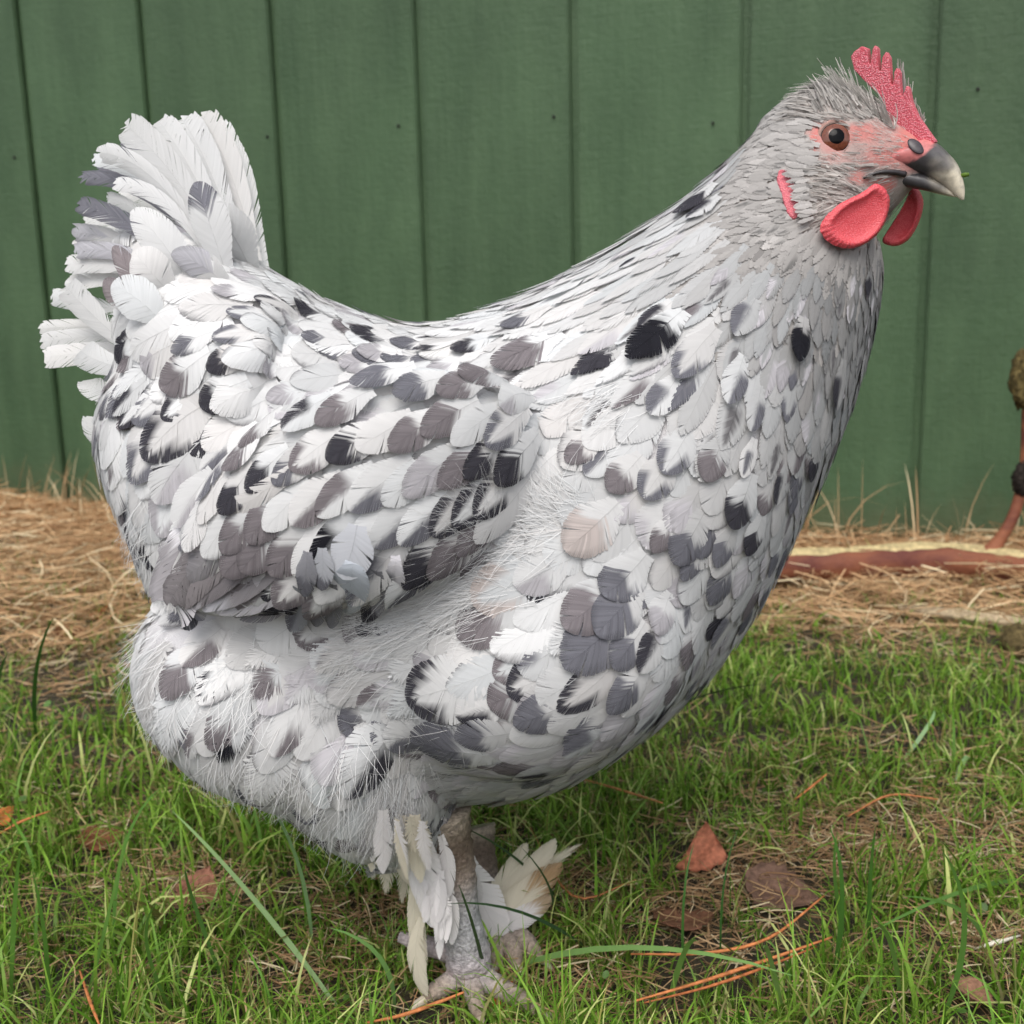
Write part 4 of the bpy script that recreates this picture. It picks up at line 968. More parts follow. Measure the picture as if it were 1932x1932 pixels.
loc, _n = near(HO + mir(pl)); eye(loc, mir(nE).normalized())
# a bit of grass stuck on the beak tip
v, f = tube([hz(1500, 1003), hz(1530, 1000), hz(1562, 996)], [.0006, .0012, .0008], 8)
mesh_obj('grass_scrap', v, f, GRASS, col=np.tile(lin(96, 124, 40), (len(v), 1)), label='tiny green scrap of grass stuck to the beak tip', cat='grass scrap')

# ------------------------------------------------------------------ legs and feet
LEGM = vcol_mat('scaly_leg', .7, .3, 0, noise=(420, .35), bump=(520, .9, .0016))
def limb(name, P, R, C, parent=None, nring=20, bumps=.06, nsub=8, freq=34):
    data = catmull([list(p) + [r] + list(c) for p, r, c in zip(P, R, C)], nsub)
    V, F = tube([d[:3] for d in data], [d[3] for d in data], nring)
    n = len(data); th = np.tile(np.arange(nring), n); k = np.repeat(np.arange(n), nring)
    cen = np.repeat(data[:, :3], nring, 0); jit = 1 + bumps * (np.sin(k * 2.1 + (th % 2) * 2.2) * .6 + RNG.normal(0, .5, len(V)))
    V = cen + (V - cen) * jit[:, None]; C = np.repeat(data[:, 4:7], nring, 0)
    o = mesh_obj(name, V, F, LEGM, col=np.clip(C, 0, 1))
    if parent is None: hang(o, hen)
    else: o.parent = parent
    return o
CLAW = vcol_mat('claw', .4, .4)
def leg(pts, toes, hind):
    g1, g2, g3 = lin(158, 146, 130), lin(104, 90, 78), lin(160, 158, 160)
    P = [at(*z5(*p[:2]), p[2]) for p in pts]; R = [p[3] for p in pts]; cols = [g1, g2, lin(135, 122, 112), g3, g3, lin(170, 160, 162), lin(160, 140, 135)][:len(P)]
    L = limb('leg', P, R, cols)
    base = P[-1]
    for tgt, r in toes:
        tip = ground(*z5(*tgt), .010); mid = (base * .5 + tip * .5); mid.z = max(mid.z * .9, .014)
        tv = (tip - base); q1 = base + tv * .2 + Vector((0, 0, .002)); q3 = base * .22 + tip * .78; q3.z = .0125
        t = limb('toe', [base - tv * .05, q1, mid, q3, tip], [r * .9, r, r * .85, r * .75, r * .45], [lin(165, 155, 155), lin(168, 160, 160), lin(160, 148, 140), lin(150, 136, 124), lin(140, 124, 110)], L, 14, .07)
        dv = tv.normalized(); v, f = tube([tip - dv * .003, tip + dv * .006, tip + dv * .013 + Vector((0, 0, -.005))], [r * .45, r * .34, .0005], 10)
        o = mesh_obj('claw', v, f, CLAW, col=np.tile(lin(190, 178, 160), (len(v), 1))); o.parent = L
    hb = at(*z5(*hind[0]), pts[-1][2] + .004); ht = at(*z5(*hind[1]), pts[-1][2] + .008); t = limb('toe', [base + Vector((0, 0, .01)), hb, ht], [.006, .0055, .003], [lin(160, 150, 150)] * 3, L, 12, .05)
    return L
leg([(660, 520, -.056, .017), (705, 700, -.056, .0135), (755, 900, -.055, .0120), (790, 1120, -.054, .0105), (825, 1330, -.052, .0112), (850, 1480, -.050, .0128), (850, 1590, -.048, .0125)],
    [((1330, 1850), .0070), ((560, 1765), .0070), ((930, 1900), .0066)], ((560, 1400), (385, 1345)))
leg([(850, 620, .045, .018), (880, 760, .04, .0145), (930, 950, .032, .0125), (990, 1120, .022, .0105), (1050, 1280, .012, .0115), (1080, 1400, .006, .0125), (1085, 1450, .004, .011)],
    [((1330, 1500), .0075), ((1180, 1560), .0075), ((1020, 1560), .007)], ((1010, 1330), (960, 1330)))
CR, WH = lin(214, 206, 188), lin(226, 222, 222); S5 = .28061
LEGF = [ # near leg then far leg: root, mid, tip, width, y0, y1, base, tip colour, v0, kind
    ((830, 820), (930, 1090), (1085, 1385), 300, -.024, -.016, WH, None, 0, 'round'), ((900, 1240), (1080, 1000), (1245, 715), 150, .0, .012, CR, None, 0, 'ragged'),
    ((940, 1300), (1170, 1040), (1440, 690), 180, -.004, .008, CR, None, 0, 'ragged'), ((950, 1350), (1180, 1130), (1480, 850), 210, -.01, .0, CR, lin(168, 140, 108), .7, 'ragged'),
    ((1000, 1350), (1200, 1210), (1420, 1075), 170, -.012, -.004, WH * .9, lin(170, 150, 125), .7, 'ragged'), ((980, 1280), (1280, 960), (1605, 720), 110, .004, .012, CR, None, 0, 'fluff'),
    ((860, 1000), (960, 1180), (1130, 1240), 230, -.02, -.014, WH, None, 0, 'round'), ((800, 760), (850, 960), (930, 1110), 150, -.03, -.022, WH * .9, None, 0, 'ragged'),
    ((490, 880), (495, 1270), (555, 1580), 130, -.066, -.064, CR, None, 0, 'ragged'), ((540, 1220), (495, 1480), (570, 1745), 130, -.070, -.066, CR, None, 0, 'ragged'),
    ((720, 980), (735, 1190), (735, 1400), 110, -.070, -.068, WH, None, 0, 'ragged'), ((640, 1080), (650, 1300), (655, 1500), 80, -.072, -.070, WH, None, 0, 'hackle'),
    ((660, 660), (710, 880), (695, 1110), 110, -.076, -.072, WH * .95, None, 0, 'ragged'), ((545, 620), (560, 930), (620, 1290), 230, -.080, -.074, WH, None, 0, 'round'), ((490, 700), (490, 920), (530, 1130), 110, -.078, -.074, WH, None, 0, 'round'),
    ((560, 330), (630, 480), (715, 610), 70, -.078, -.068, WH * .95, DARK, .9, 'hackle'), ((520, 300), (520, 450), (500, 640), 120, -.082, -.078, WH * .9, None, 0, 'fluff'),
    ((170, 640), (240, 820), (315, 965), 70, -.07, -.066, CR, None, 0, 'hackle'), ((330, 660), (375, 860), (480, 1010), 70, -.074, -.07, CR, None, 0, 'hackle'),
    ((280, 640), (300, 840), (290, 1060), 150, -.06, -.05, CR, None, 0, 'fluff'), ((380, 640), (420, 860), (400, 1120), 150, -.06, -.05, CR * .9, None, 0, 'fluff'), ((200, 640), (220, 800), (200, 960), 130, -.05, -.04, CR, None, 0, 'fluff'),
    ((300, 640), (310, 760), (320, 900), 60, -.076, -.072, CR, None, 0, 'hackle'), ((420, 560), (440, 720), (430, 860), 160, -.078, -.07, WH * .92, None, 0, 'fluff')]
rl = random.Random(5)
for k in range(26):      # ragged fringe under the thigh
    x = rl.uniform(60, 560); y = 560 + rl.uniform(-30, 40) - .18 * (560 - x) + (x < 250) * -40; l = rl.uniform(200, 480) * (1 if x > 150 else .6); dx = rl.gauss(10, 40)
    yy = -rl.uniform(.085, .118)
    LEGF.append(((x, y), (x + dx * .3, y + l * .5), (x + dx, y + l), rl.uniform(70, 150), yy, yy + .012, (CR if rl.random() < .5 else WH) * rl.uniform(.82, 1), DARK if rl.random() < .12 else None, .75, rl.choice(['fluff', 'fluff', 'hackle', 'ragged'])))
for k in range(14):      # feathering down the outer side of the near shank
    t = rl.random(); x = 560 + 150 * t + rl.gauss(0, 25); y = 640 + 520 * t; l = rl.uniform(220, 380); yy = -.071 - rl.uniform(0, .006)
    LEGF.append(((x, y), (x - 15, y + l * .5), (x - 20 + rl.gauss(0, 30), y + l), rl.uniform(60, 120), yy, yy - .004, WH * rl.uniform(.84, .98), None, 0, rl.choice(['ragged', 'hackle', 'fluff'])))
for (a, b, c, w, y0, y1, base, tc_, v0, kd) in LEGF:
    quill('leg_feather', (a, b, c), (y0, (y0 + y1) / 2, y1), w * S5, kd, base, tc_, 'tip' if tc_ is not None else 'white', v0, zf=z5, tilt=random.uniform(-18, 18), cup=.2)
# ================================================================== GRASS AND LITTER
def strips(root, az, h, lean, width, face, c0, c1, segs=4, droop=0.):
    """curved blades: arrays of one value per blade"""
    n = len(root); t = np.linspace(0, 1, segs + 1)[None, :, None]
    d = np.stack([np.cos(az), np.sin(az), np.zeros(n)], 1)[:, None]; up = np.array([0, 0, 1.])[None, None]
    h_, le = h[:, None, None], lean[:, None, None]
    P = root[:, None] + up * h_ * (t - droop * t * t) * np.cos(le * t) + d * h_ * (np.sin(le) * t ** 1.7)
    s = np.stack([np.cos(face), np.sin(face), np.zeros(n)], 1)[:, None]
    w = width[:, None, None] * np.minimum(1, 1.0 * (1 - t) ** .55 + .02)
    V = np.stack([P - s * w, P + s * w], 2).reshape(n, -1, 3); k = 2 * (segs + 1)
    q = np.array([(2 * i, 2 * i + 1, 2 * i + 3, 2 * i + 2) for i in range(segs)])
    F = (q[None] + (np.arange(n) * k)[:, None, None]).reshape(-1, 4)
    C = (c0[:, None] * (1 - t) + c1[:, None] * t); C = np.repeat(C, 2, axis=1).reshape(-1, 3)
    return V.reshape(-1, 3), F, C
def litter(root, az, L, width, rise, bend, c, segs=3):
    """strands lying about"""
    n = len(root); t = np.linspace(-.5, .5, segs + 1)[None, :, None]
    d = np.stack([np.cos(az), np.sin(az), np.zeros(n)], 1)[:, None]; s = np.stack([-np.sin(az), np.cos(az), np.zeros(n)], 1)[:, None]
    P = root[:, None] + d * t * L[:, None, None] + s * (bend * L)[:, None, None] * (t * t * 4) + np.array([0, 0, 1.])[None, None] * (rise * L)[:, None, None] * (t + .0)
    tw = RNG.uniform(0, math.pi, n)[:, None, None]
    side = s * np.cos(tw) + np.array([0, 0, 1.])[None, None] * np.sin(tw)
    w = width[:, None, None] * (1 - .6 * np.abs(t))
    V = np.stack([P - side * w, P + side * w], 2).reshape(n, -1, 3); V[..., 2] = np.maximum(V[..., 2], .0006); k = 2 * (segs + 1)
    q = np.array([(2 * i, 2 * i + 1, 2 * i + 3, 2 * i + 2) for i in range(segs)])
    F = (q[None] + (np.arange(n) * k)[:, None, None]).reshape(-1, 4)
    return V.reshape(-1, 3), F, np.repeat(c, k, axis=0)
def wall_y(x): return WP.y - math.tan(WYAW) * x
def scatter(n, x0, x1, y0, y1):
    x = RNG.uniform(x0, x1, n); y = RNG.uniform(y0, y1, n); k = y < wall_y(x) - .012; x, y = x[k], y[k]
    return np.stack([x, y, gz(x, y)], 1)
DRYP = [(1720, 1590, 300, 70), (1480, 1660, 130, 60), (1280, 1740, 120, 40), (340, 1690, 130, 55), (100, 1090, 320, 170), (110, 1250, 190, 110), (1700, 1140, 380, 110), (1560, 1200, 160, 50), (200, 1590, 70, 25), (1850, 1790, 160, 60), (1100, 1700, 90, 60),
        (880, 1080, 700, 90), (1100, 1880, 110, 50), (1880, 1240, 120, 50), (700, 1760, 140, 60), (1380, 1700, 90, 50), (560, 1850, 130, 40), (940, 1850, 120, 60)]
def dryness(P):
    x, y = nproj(P); m = np.zeros(len(P))
    for (cx, cy, rx, ry) in DRYP: m = np.maximum(m, np.exp(-(((x - cx) / rx) ** 2 + ((y - cy) / ry) ** 2) ** 1.5))
    # along the foot of the wall
    dw = wall_y(P[:, 0]) - P[:, 1]; m = np.maximum(m, 1 - sstep(.34, .58, dw + .05 * np.sin(P[:, 0] * 11) + .03 * np.sin(P[:, 0] * 29)))
    return m
CLEAR = [(1322, 1640, .028), (1470, 1700, .03), (1290, 1755, .025), (375, 1700, .02), (190, 1600, .016), (10, 1560, .015), (1330, 1840, .01), (1400, 1830, .01), (1490, 1800, .014), (1270, 1870, .014), (1220, 1800, .012), (1400, 1800, .012), (1520, 1720, .012), (1380, 1850, .012), (1450, 1830, .012), (800, 1905, .012), (1880, 1785, .015), (1830, 1890, .014), (1340, 1660, .02), (1400, 1650, .02)]
def cleared(P):
    k = np.ones(len(P), bool)
    for (x, y, r) in CLEAR:
        g = ground(x, y); k &= ((P[:, 0] - g.x) ** 2 + ((P[:, 1] - g.y) / np.where(P[:, 1] < g.y, 2.2, 1)) ** 2) > r * r
    return k
def tuft(P): return .5 + .5 * np.sin(P[:, 0] * 23 + 3 * np.sin(P[:, 1] * 17)) * np.cos(P[:, 1] * 27 + 2 * np.sin(P[:, 0] * 13))
def greens(n, dark=0.):
    r = RNG.random(n)[:, None]
    a, b, c = lin(80, 124, 30), lin(136, 170, 64), lin(186, 194, 120)
    C = a * (1 - r) + b * r; q = RNG.random(n)[:, None]; C = np.where(q < .12, c, C); C = np.where(q > .88, lin(128, 126, 66) * (.6 + .8 * r), C)
    return C * RNG.uniform(.75, 1.15, n)[:, None]
def straws(n):
    r = RNG.random(n)[:, None]; a, b, c = lin(160, 122, 86), lin(214, 180, 138), lin(234, 216, 178)
    C = a * (1 - r) + b * r; return np.where((RNG.random(n) < .15)[:, None], c, C) * RNG.uniform(.8, 1.1, n)[:, None]
gV, gF, gC, gn_ = [], [], [], 0
def push(t):
    global gn_
    V, F, C = t; gV.append(V); gF.append(F + gn_); gC.append(C); gn_ += len(V)
def flush(name, mt, label, cat):
    global gV, gF, gC, gn_
    mesh_obj(name, np.concatenate(gV), np.concatenate(gF), mt, col=np.concatenate(gC), smooth=True, label=label, cat=cat, kind='stuff'); gV, gF, gC, gn_ = [], [], [], 0
# lawn: short dense blades everywhere
def lawn(n, box, hmin, hmax, wmin, wmax, thr, leanmax=1.2):
    P = scatter(n, *box); dr = dryness(P); P = P[(RNG.random(len(P)) > dr * thr) & cleared(P)]; P = P[RNG.random(len(P)) > .55 * (1 - sstep(.15, .5, tuft(P)))]; n = len(P); tf = tuft(P)
    h = RNG.uniform(hmin, hmax, n) * (.65 + .6 * tf); lean = np.abs(RNG.normal(.72, .5, n)).clip(0, leanmax + .15); g = greens(n)
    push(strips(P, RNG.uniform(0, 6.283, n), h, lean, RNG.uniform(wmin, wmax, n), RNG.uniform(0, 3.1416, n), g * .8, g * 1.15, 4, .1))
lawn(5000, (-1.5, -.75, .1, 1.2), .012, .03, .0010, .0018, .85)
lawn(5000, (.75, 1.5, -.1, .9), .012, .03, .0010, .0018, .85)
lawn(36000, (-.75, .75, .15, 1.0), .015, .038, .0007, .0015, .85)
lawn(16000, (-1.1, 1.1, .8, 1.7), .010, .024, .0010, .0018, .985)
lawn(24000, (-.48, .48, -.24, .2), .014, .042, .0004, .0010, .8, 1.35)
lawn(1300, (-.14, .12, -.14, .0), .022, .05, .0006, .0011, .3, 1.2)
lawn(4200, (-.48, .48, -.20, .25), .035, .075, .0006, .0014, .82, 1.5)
lawn(520, (-.50, -.14, -.02, .35), .045, .085, .0011, .0020, .3, 1.35)
lawn(110, (.1, .48, -.10, .15), .04, .075, .0012, .0020, .5, 1.0)
# chosen long blades: root px, tip px, height of the tip above ground, half width
def big_blade(r, t, Yt, w, c, bow=.01):
    A = ground(*r, .002); C = at(*t, Yt) if Yt is not None else ground(*t, .03)
    w = w * .68; M_ = (A + C) / 2 + Vector((random.gauss(0, .006), random.gauss(0, .004), bow * random.uniform(.3, 1.6))); ctrl = M_ * 2 - (A + C) / 2; n = 9; V, F = [], []
    for k in range(n):
        s = k / (n - 1); p = A * (1 - s) ** 2 + ctrl * 2 * s * (1 - s) + C * s * s; tv = (C - A).normalized()
        sd = tv.cross(p - CAM).normalized(); ww = w * min(1, (1 - s) ** .5 * 1.1 + .05) * (.6 + .4 * min(1, s * 4))
        V += [tuple(p - sd * ww), tuple(p + sd * ww)]
    for k in range(n - 1): F.append((2 * k, 2 * k + 1, 2 * k + 3, 2 * k + 2))
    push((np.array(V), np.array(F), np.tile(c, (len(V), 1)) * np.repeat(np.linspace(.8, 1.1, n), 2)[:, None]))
GB = lin(92, 132, 58)
for (r, t, Y, w, c) in (
        ((1780, 1920), (1775, 1600), -.10, .0024, GB), ((1570, 1860), (1565, 1560), -.06, .0022, lin(70, 112, 44)), ((1640, 1800), (1652, 1560), -.05, .0020, lin(78, 120, 50)), ((1600, 1790), (1580, 1570), -.04, .0018, GB),
        ((70, 1400), (100, 1165), .20, .0028, lin(64, 108, 44)), ((-10, 1420), (15, 1230), .22, .0026, lin(64, 108, 44)), ((250, 1420), (238, 1240), .12, .0014, GB), ((640, 1905), (325, 1530), .02, .0024, lin(126, 158, 96)), ((745, 1910), (620, 1750), -.09, .0022, lin(120, 160, 90)),
        ((930, 1838), (1500, 1842), -.10, .0026, lin(112, 148, 78)), ((1075, 1720), (870, 1560), -.03, .0014, lin(60, 84, 52)), ((920, 1860), (865, 1668), -.10, .0016, lin(62, 84, 50)), ((1110, 1790), (845, 1705), -.09, .0015, lin(56, 84, 52)), ((1040, 1740), (985, 1600), -.06, .0012, lin(66, 92, 56)),
        ((590, 1800), (480, 1480), -.02, .0018, lin(132, 166, 112)), ((1290, 1850), (1310, 1590), -.03, .0012, lin(66, 108, 46)), ((1360, 1830), (1395, 1560), -.03, .0010, lin(60, 100, 46)), ((1700, 1440), (1760, 1340), .3, .0026, lin(140, 176, 120)), ((1800, 1480), (1830, 1440), .25, .003, lin(140, 176, 120)),
        ((160, 1900), (240, 1560), -.05, .0017, lin(100, 140, 62)), ((215, 1790), (310, 1480), .02, .0018, lin(96, 140, 62)), ((420, 1850), (350, 1640), -.06, .0018, lin(84, 124, 56)), ((1260, 1900), (1320, 1780), -.11, .0024, lin(110, 146, 70)), ((1480, 1925), (1440, 1790), -.12, .0022, lin(120, 152, 80)),
        ((1700, 1900), (1640, 1740), -.11, .002, lin(104, 140, 66)), ((1860, 1800), (1700, 1690), -.06, .0022, lin(96, 136, 66)), ((1932, 1660), (1640, 1760), -.06, .0022, lin(92, 132, 60)), ((1190, 1380), (1450, 1290), .12, .0011, lin(52, 78, 40)), ((330, 1920), (300, 1700), -.10, .0016, lin(92, 132, 56)), ((90, 1930), (60, 1640), -.09, .002, lin(88, 130, 52)), ((20, 1900), (40, 1600), -.06, .002, lin(96, 138, 56))):
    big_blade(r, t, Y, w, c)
flush('grass', GRASS, 'green lawn grass growing around and behind the hen', 'grass')
# thatch: dead strands lying in the lawn and the dry heap along the wall
def thatch(n, box, L0, L1, w0, w1, zmax, need, rise=.25):
    P = scatter(n, *box); dr = dryness(P); P = P[RNG.random(len(P)) < need + (1 - need) * dr]; n = len(P)
    P[:, 2] += RNG.random(n) ** 1.5 * zmax
    push(litter(P, RNG.uniform(0, 6.283, n), RNG.uniform(L0, L1, n), RNG.uniform(w0, w1, n), RNG.normal(0, rise, n), RNG.normal(0, .12, n), straws(n) * (.72 if zmax < .03 else 1)))
thatch(46000, (-.5, .5, -.24, .3), .008, .034, .00025, .0006, .016, .24)
thatch(24000, (-.8, .8, .2, 1.1), .012, .045, .0004, .0008, .016, .08)
thatch(44000, (-1.6, 1.4, .6, 1.9), .03, .11, .0006, .0013, .035, .0, .2)
flush('thatch', STRAW, 'dead tan straw and thatch lying through the lawn and along the wall', 'straw')
# dry heap at the foot of the wall
n = 24000; u = RNG.uniform(-1.7, 1.3, n); dd = np.abs(RNG.normal(0, .10, n)); P = np.array(WP)[None] + np.array(WU)[None] * u[:, None] + np.array(WN)[None] * (dd + .02)[:, None]
P[:, 2] = RNG.random(n) * .075 * np.exp(-(dd / .13) ** 2) * (.55 + .45 * np.sin(u * 5 + 2)) * np.where(u < 0, 1, .75)
push(litter(P, RNG.normal(-WYAW, .7, n), RNG.uniform(.04, .13, n), RNG.uniform(.0004, .0009, n), RNG.normal(0, .22, n), RNG.normal(0, .15, n), straws(n) * np.array([1.0, .90, .80])))
n = 260; u = RNG.uniform(-1.2, .9, n); P = np.array(WP)[None] + np.array(WU)[None] * u[:, None] + np.array(WN)[None] * RNG.uniform(.015, .18, n)[:, None]; P[:, 2] = .01
push(strips(P, RNG.uniform(0, 6.28, n), RNG.uniform(.05, .15, n), np.abs(RNG.normal(.4, .4, n)), RNG.uniform(.0008, .0014, n), RNG.normal(0, .5, n), straws(n) * .9, straws(n), 4))
flush('straw_heap', STRAW, 'tangled dry brown straw heaped along the foot of the green wall', 'straw')
# small round weed leaves
n = 130; P = scatter(n, -.6, .6, -.15, .9); n = len(P); V, F, C = [], [], []
for i in range(n):
    r = RNG.uniform(.002, .005); c = P[i] + np.array([0, 0, RNG.uniform(.006, .02)]); nrm = Vector(RNG.normal(0, .35, 3)) + Vector((0, -.3, 1)); nrm.normalize(); t = nrm.orthogonal().normalized(); b = nrm.cross(t)
    base = len(V); g = lin(80, 112, 50) * RNG.uniform(.7, 1.3); V.append(tuple(Vector(c) - nrm * r * .12)); C.append(g)
    for k in range(8):
        th = 2 * math.pi * k / 8; V.append(tuple(Vector(c) + (t * math.cos(th) + b * math.sin(th) * .75) * r)); C.append(g)
    for k in range(8): F.append((base, base + 1 + k, base + 1 + (k + 1) % 8))
mesh_obj('clover', V, F, GRASS, col=np.array(C), label='small round green weed leaves low in the lawn', cat='weed', kind='stuff')

# ---- fallen leaves
def leaf(px, py, size, yaw, fold, curl, pitch, roll_, color, label, z=.006, points=True, tri=False):
    p = ground(px, py, z); n, mm = 15, 9; V, F, C = [], [], []
    for i in range(n):
        s = i / (n - 1); wd = (math.sin(math.pi * min(1, s ** .8)) ** .8) * .42 if not tri else (1 - s) ** .9 * .62 + .02
        for j in range(mm):
            q = j / (mm - 1) * 2 - 1; serr = 1 + (.09 * (-1) ** i if abs(q) == 1 else 0)
            x = (s - .5) * size; y = q * wd * size * serr; zz = abs(y) * fold + curl * size * ((s - .5) ** 2) * 2 + .02 * size * math.sin(9 * s + 5 * q) + (.012 * size * math.cos(s * 30) * abs(q))
            V.append((x, y, zz)); vein = .78 if abs(q) < .05 else (.88 + .12 * abs(math.sin(s * 24 - abs(q) * 5))); C.append(color * vein * (1 - .15 * abs(q)))
    for i in range(n - 1):
        for j in range(mm - 1): a = i * mm + j; F.append((a, a + 1, a + mm + 1, a + mm))
    M = Matrix.Rotation(yaw, 3, 'Z') @ Matrix.Rotation(pitch, 3, 'Y') @ Matrix.Rotation(roll_, 3, 'X'); V = [M @ Vector(v) for v in V]
    zmin = min(v.z for v in V); V = [(v.x, v.y, v.z - zmin) for v in V]
    me_o = mesh_obj('fallen_leaf', V, F, LEAFM, col=np.array(C), label=label, cat='leaf', group='fallen leaves'); me_o.location = p; md = me_o.modifiers.new('thickness', 'SOLIDIFY'); md.thickness = .0006
    return me_o
RB = lin(178, 112, 86)
def folded_leaf():
    # birch leaf standing folded like a little tent
    p = ground(1322, 1640, .004); n, mm = 13, 9; V, F, C = [], [], []; H = .034
    for i in range(n):
        s = i / (n - 1)
        for j in range(mm):
            q = j / (mm - 1); L_ = np.array([-.017 + .0 * s, -.004, .004 + .004 * s]); 
            top = np.array([.004, .002, H]); left = np.array([-.020, -.008, .006]); right = np.array([.018, -.002, .010])
            b = left * (1 - q) + right * q; P = top * (1 - s) + b * s; P = P + np.array([0, -.006 * math.sin(math.pi * q) * s + .002 * math.sin(7 * s + 4 * q), -.004 * math.sin(math.pi * q) * s])
            if i == n - 1: P[2] += .0012 * (-1) ** j
            V.append(tuple(P)); C.append(RB * (.85 + .2 * abs(math.sin(s * 9 + q * 6))))
    for i in range(n - 1):
        for j in range(mm - 1): a = i * mm + j; F.append((a, a + 1, a + mm + 1, a + mm))
    k = len(V)
    for i in range(n):
        s = i / (n - 1)
        for j in range(5):
            q = j / 4; top = np.array([.004, .002, H]); right = np.array([.018, -.002, .010]); back = np.array([.012, .022, .004]); P = top * (1 - s) + (right * (1 - q) + back * q) * s
            V.append(tuple(P)); C.append(RB * .7)
    for i in range(n - 1):
        for j in range(4): a = k + i * 5 + j; F.append((a, a + 1, a + 6, a + 5))
    o = mesh_obj('fallen_leaf', V, F, LEAFM, col=np.array(C), label='upright folded orange brown leaf in the grass right of the hen', cat='leaf', group='fallen leaves'); o.location = p
    md = o.modifiers.new('thickness', 'SOLIDIFY'); md.thickness = .0006
folded_leaf()
leaf(1470, 1690, .050, -.5, .2, .3, .15, .2, lin(118, 92, 78), 'grey brown dead leaf lying flat right of the folded leaf')
leaf(1290, 1745, .042, .3, .15, .2, .1, -.15, lin(124, 88, 68), 'dull brown leaf lying in shade in front of the folded leaf')
leaf(375, 1690, .034, 1.4, .3, .5, -.3, .3, lin(160, 112, 92), 'pinkish brown curled leaf in the grass below the hen tail')
leaf(190, 1590, .034, .4, .2, .3, .1, .2, lin(128, 82, 58), 'small dark brown leaf deep in the left grass')
leaf(8, 1548, .020, .8, .5, .6, -.4, .5, lin(186, 116, 62), 'small orange leaf at the left edge of the picture')
leaf(900, 1880, .026, .2, .2, .2, .2, .1, lin(96, 48, 34), 'dark red leaf under the front toes of the hen', z=.003)
leaf(955, 1895, .020, 1.2, .3, .4, -.5, .3, lin(186, 84, 48), 'bright orange red leaf scrap beside the front toe')
leaf(1830, 1880, .030, .9, .2, .3, .2, .3, lin(160, 120, 98), 'pale brown leaf in the bottom right corner')
leaf(190, 1165, .030, .3, .3, .4, -.5, .2, lin(178, 108, 70), 'orange brown leaf on the straw behind the hen')
leaf(130, 1200, .034, .6, .3, .3, .1, .4, lin(150, 104, 72), 'narrow brown leaf on the straw at far left')
# ---- pine needles
def needle(pts, r, color, label):
    P = [ground(x, y, z + .012) for x, y, z in pts]; r *= 1.2; data = catmull([tuple(p) for p in P], 5)
    v, f = tube([tuple(d) for d in data], [r * (1 - .5 * abs(t)) for t in np.linspace(-1, 1, len(data))], 6)
    mesh_obj('pine_needle', v, f, LEAFM, col=np.tile(color, (len(v), 1)), label=label, cat='pine needle', group='pine needles on the lawn')
ON = lin(196, 124, 78)
needle([(1190, 1800, .012), (1330, 1798, .014), (1450, 1770, .018), (1555, 1690, .022)], .0009, ON, 'upper long orange pine needle right of the hen foot')
needle([(1200, 1888, .014), (1330, 1850, .016), (1450, 1810, .018), (1570, 1768, .02)], .0010, ON, 'lower long orange pine needle right of the hen foot')
needle([(1215, 1892, .011), (1335, 1862, .013), (1440, 1826, .015), (1540, 1786, .016)], .0008, lin(176, 106, 66), 'pine needle lying against the lower long needle')
needle([(690, 1930, .012), (760, 1915, .014), (830, 1890, .016), (875, 1872, .018)], .0010, ON, 'orange pine needle in front of the hen foot')
needle([(-10, 1578, .012), (40, 1550, .018), (95, 1530, .022)], .0009, ON, 'orange pine needle at the left edge of the grass')
needle([(1500, 1508, .014), (1530, 1485, .02), (1560, 1460, .026)], .0008, ON, 'short pine needle sticking up behind the folded leaf')
needle([(1600, 1540, .014), (1680, 1500, .018), (1770, 1508, .016)], .0008, lin(180, 116, 76), 'bent pine needle on the brown patch at right')
needle([(1100, 1470, .012), (1170, 1490, .014), (1250, 1515, .014)], .0009, lin(176, 120, 78), 'pine needle in the grass under the breast')
needle([(1000, 1560, .012), (1080, 1690, .016), (1200, 1660, .018)], .0007, lin(170, 112, 72), 'curved pine needle behind the far foot')
needle([(150, 1830, .01), (170, 1890, .014), (190, 1940, .016)], .0009, ON, 'pine needle standing in the bottom left grass')
v, f = tube([ground(1838, 1790, .012), ground(1880, 1778, .016), ground(1925, 1765, .016)], [.0006, .0016, .0005], 8)
mesh_obj('straw_bit', v, f, STRAW, col=np.tile(lin(226, 220, 205), (len(v), 1)), label='white bit of straw at the right edge of the lawn', cat='straw')

# ---- red-brown branch by the wall and the stem rising from it
BARK = bpy.data.materials.new('reddish_bark'); BARK.use_nodes = True; bnt = BARK.node_tree; bb = bnt.nodes['Principled BSDF']
tcb = node(bnt, 'ShaderNodeTexCoord'); mpb = node(bnt, 'ShaderNodeMapping'); mpb.inputs['Scale'].default_value = (9, 9, 30); bnt.links.new(tcb.outputs['Object'], mpb.inputs[0])
nzb = node(bnt, 'ShaderNodeTexNoise', Scale=1.6, Detail=5); bnt.links.new(mpb.outputs[0], nzb.inputs['Vector'])
crb = node(bnt, 'ShaderNodeValToRGB'); e = crb.color_ramp.elements; e[0].position = .35; e[0].color = (*lin(92, 44, 34), 1); e[1].position = .66; e[1].color = (*lin(134, 80, 52), 1)
bnt.links.new(nzb.outputs['Fac'], crb.inputs[0]); bnt.links.new(crb.outputs[0], bb.inputs['Base Color']); bb.inputs['Roughness'].default_value = .75; noise_bump(bnt, bb, 160, .6, .003)
def wall_pt(x, y, off): return wall_hit(x, y, off)
bp_ = [(1050, 1130), (1200, 1105), (1330, 1088), (1470, 1068), (1580, 1066), (1700, 1060), (1800, 1060), (1932, 1074), (2100, 1098)]; OFFB = .235
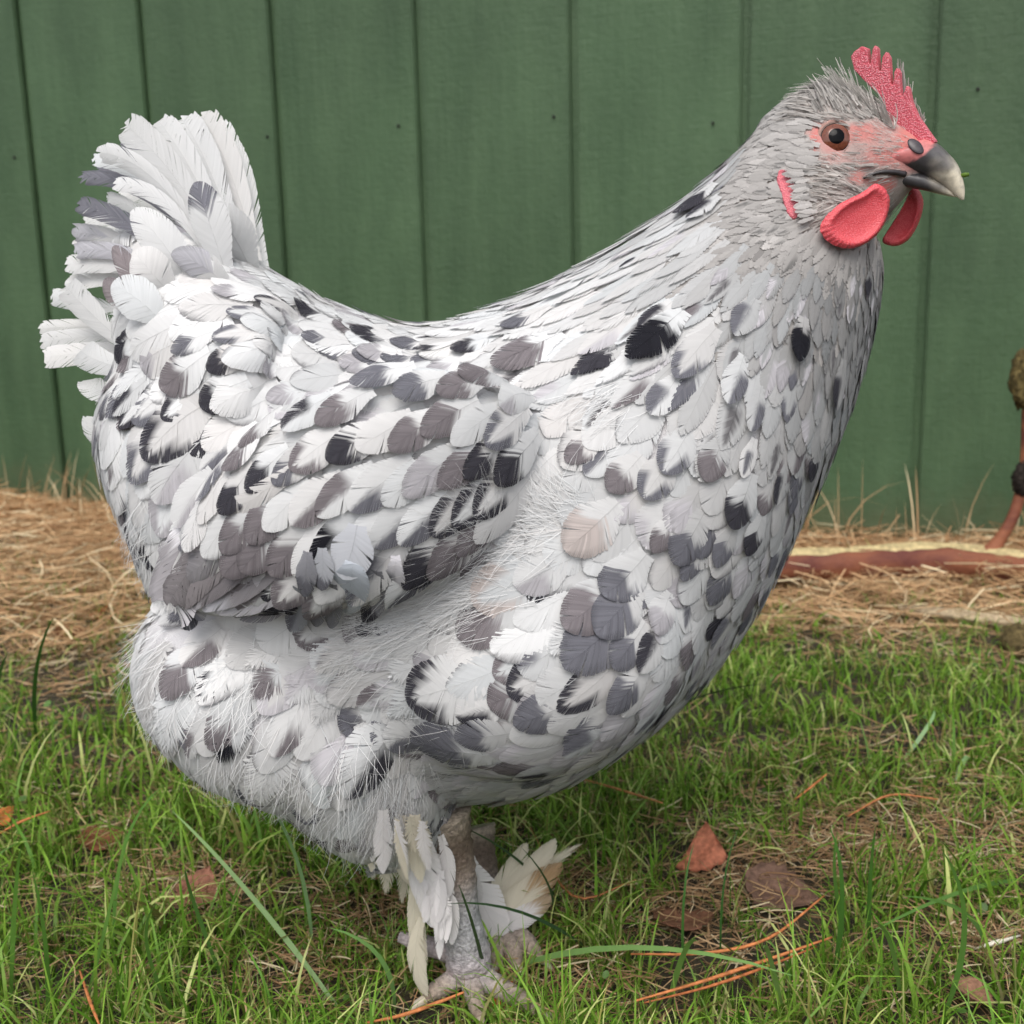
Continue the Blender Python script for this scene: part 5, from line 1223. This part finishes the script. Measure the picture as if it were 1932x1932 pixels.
data = catmull([tuple(ground(x, y, .030)) + (r,) for (x, y), r in zip(bp_, (.004, .012, .018, .022, .023, .025, .025, .024, .023))], 8)
V, F = tube([d[:3] for d in data], [d[3] for d in data], 20); V = V * 1.0; V += RNG.normal(0, .0003, V.shape)
root = thing('branch', ground(1700, 1065, .0), 'red brown branch with peeling pale bark lying at the foot of the wall', 'branch')
o = mesh_obj('bark', V, F, BARK); hang(o, root)
# peeling pale strip on top
PEEL = vcol_mat('peeled_bark', .8, .2, 0, noise=(140, .35), bump=(260, .8, .003))
Vp, Fp, Cp = [], [], []
for k, d in enumerate(data):
    c = Vector(d[:3]); w = (.55 + .12 * math.sin(k * .5) + .06 * math.sin(k * 1.3))
    for j in range(7):
        a = (j / 6 - .5) * 1.5 * max(.3, w) + .25; p = c + (Vector((0, 0, 1)) * math.cos(a) + WN * math.sin(a)) * (d[3] * 1.035 + RNG.normal(0, .0004)); Vp.append(tuple(p)); Cp.append(lin(190, 172, 128) * RNG.uniform(.75, 1.1))
for k in range(len(data) - 1):
    for j in range(6): a = k * 7 + j; Fp.append((a, a + 1, a + 8, a + 7))
hang(mesh_obj('peeling_strip', Vp, Fp, PEEL, col=np.array(Cp)), root)
sp = [(1850, 1062), (1885, 1020), (1915, 965), (1935, 880), (1942, 760), (1950, 640), (1975, 500)]
data = catmull([tuple(wall_pt(x, y, OFFB - .01 * i)) + (r,) for i, ((x, y), r) in enumerate(zip(sp, (.015, .0085, .0075, .008, .009, .009, .009)))], 8)
V, F = tube([d[:3] for d in data], [d[3] for d in data], 14)
st = thing('shrub_stem', wall_pt(1850, 1062, OFFB), 'upright reddish shrub stem with knobbly growths at the right edge', 'stem')
hang(mesh_obj('bark', V, F, BARK), st)
KNOB = vcol_mat('knobbly_growth', .9, .2, 0, noise=(150, .6), bump=(180, 1., .006))
for (x, y, rx, rz, c) in ((1930, 715, .016, .036, lin(96, 84, 52)), (1928, 905, .012, .022, lin(44, 38, 34))):
    p = wall_pt(x, y, OFFB - .02); V, F = ellipsoid(p, (Vector((rx, 0, 0)), Vector((0, rx, 0)), Vector((0, 0, rz))), 26)
    V = np.array(p) + (V - np.array(p)) * (1 + RNG.normal(0, .10, len(V)))[:, None]
    hang(mesh_obj('growth', V, F, KNOB, col=np.tile(c, (len(V), 1)) * RNG.uniform(.5, 1.3, len(V))[:, None]), st)
# pale stick on the straw and a clod
v, f = tube([ground(1700, 1150, .012), ground(1790, 1160, .016), ground(1880, 1172, .014), ground(1960, 1176, .012)], [.006, .008, .008, .007], 10)
mesh_obj('pale_stick', v + RNG.normal(0, .0013, v.shape), f, PEEL, col=np.tile(lin(170, 152, 124), (len(v), 1)), label='pale weathered stick in the straw under the branch', cat='stick')
p = ground(1925, 1215, .012); V, F = ellipsoid(p, (Vector((.022, 0, 0)), Vector((0, .02, 0)), Vector((0, 0, .022))), 22); V = np.array(p) + (V - np.array(p)) * (1 + RNG.normal(0, .07, len(V)))[:, None]
mesh_obj('clod', V, F, KNOB, col=np.tile(lin(92, 80, 52), (len(V), 1)), label='dark mossy clod of earth at the right edge of the lawn', cat='clod')
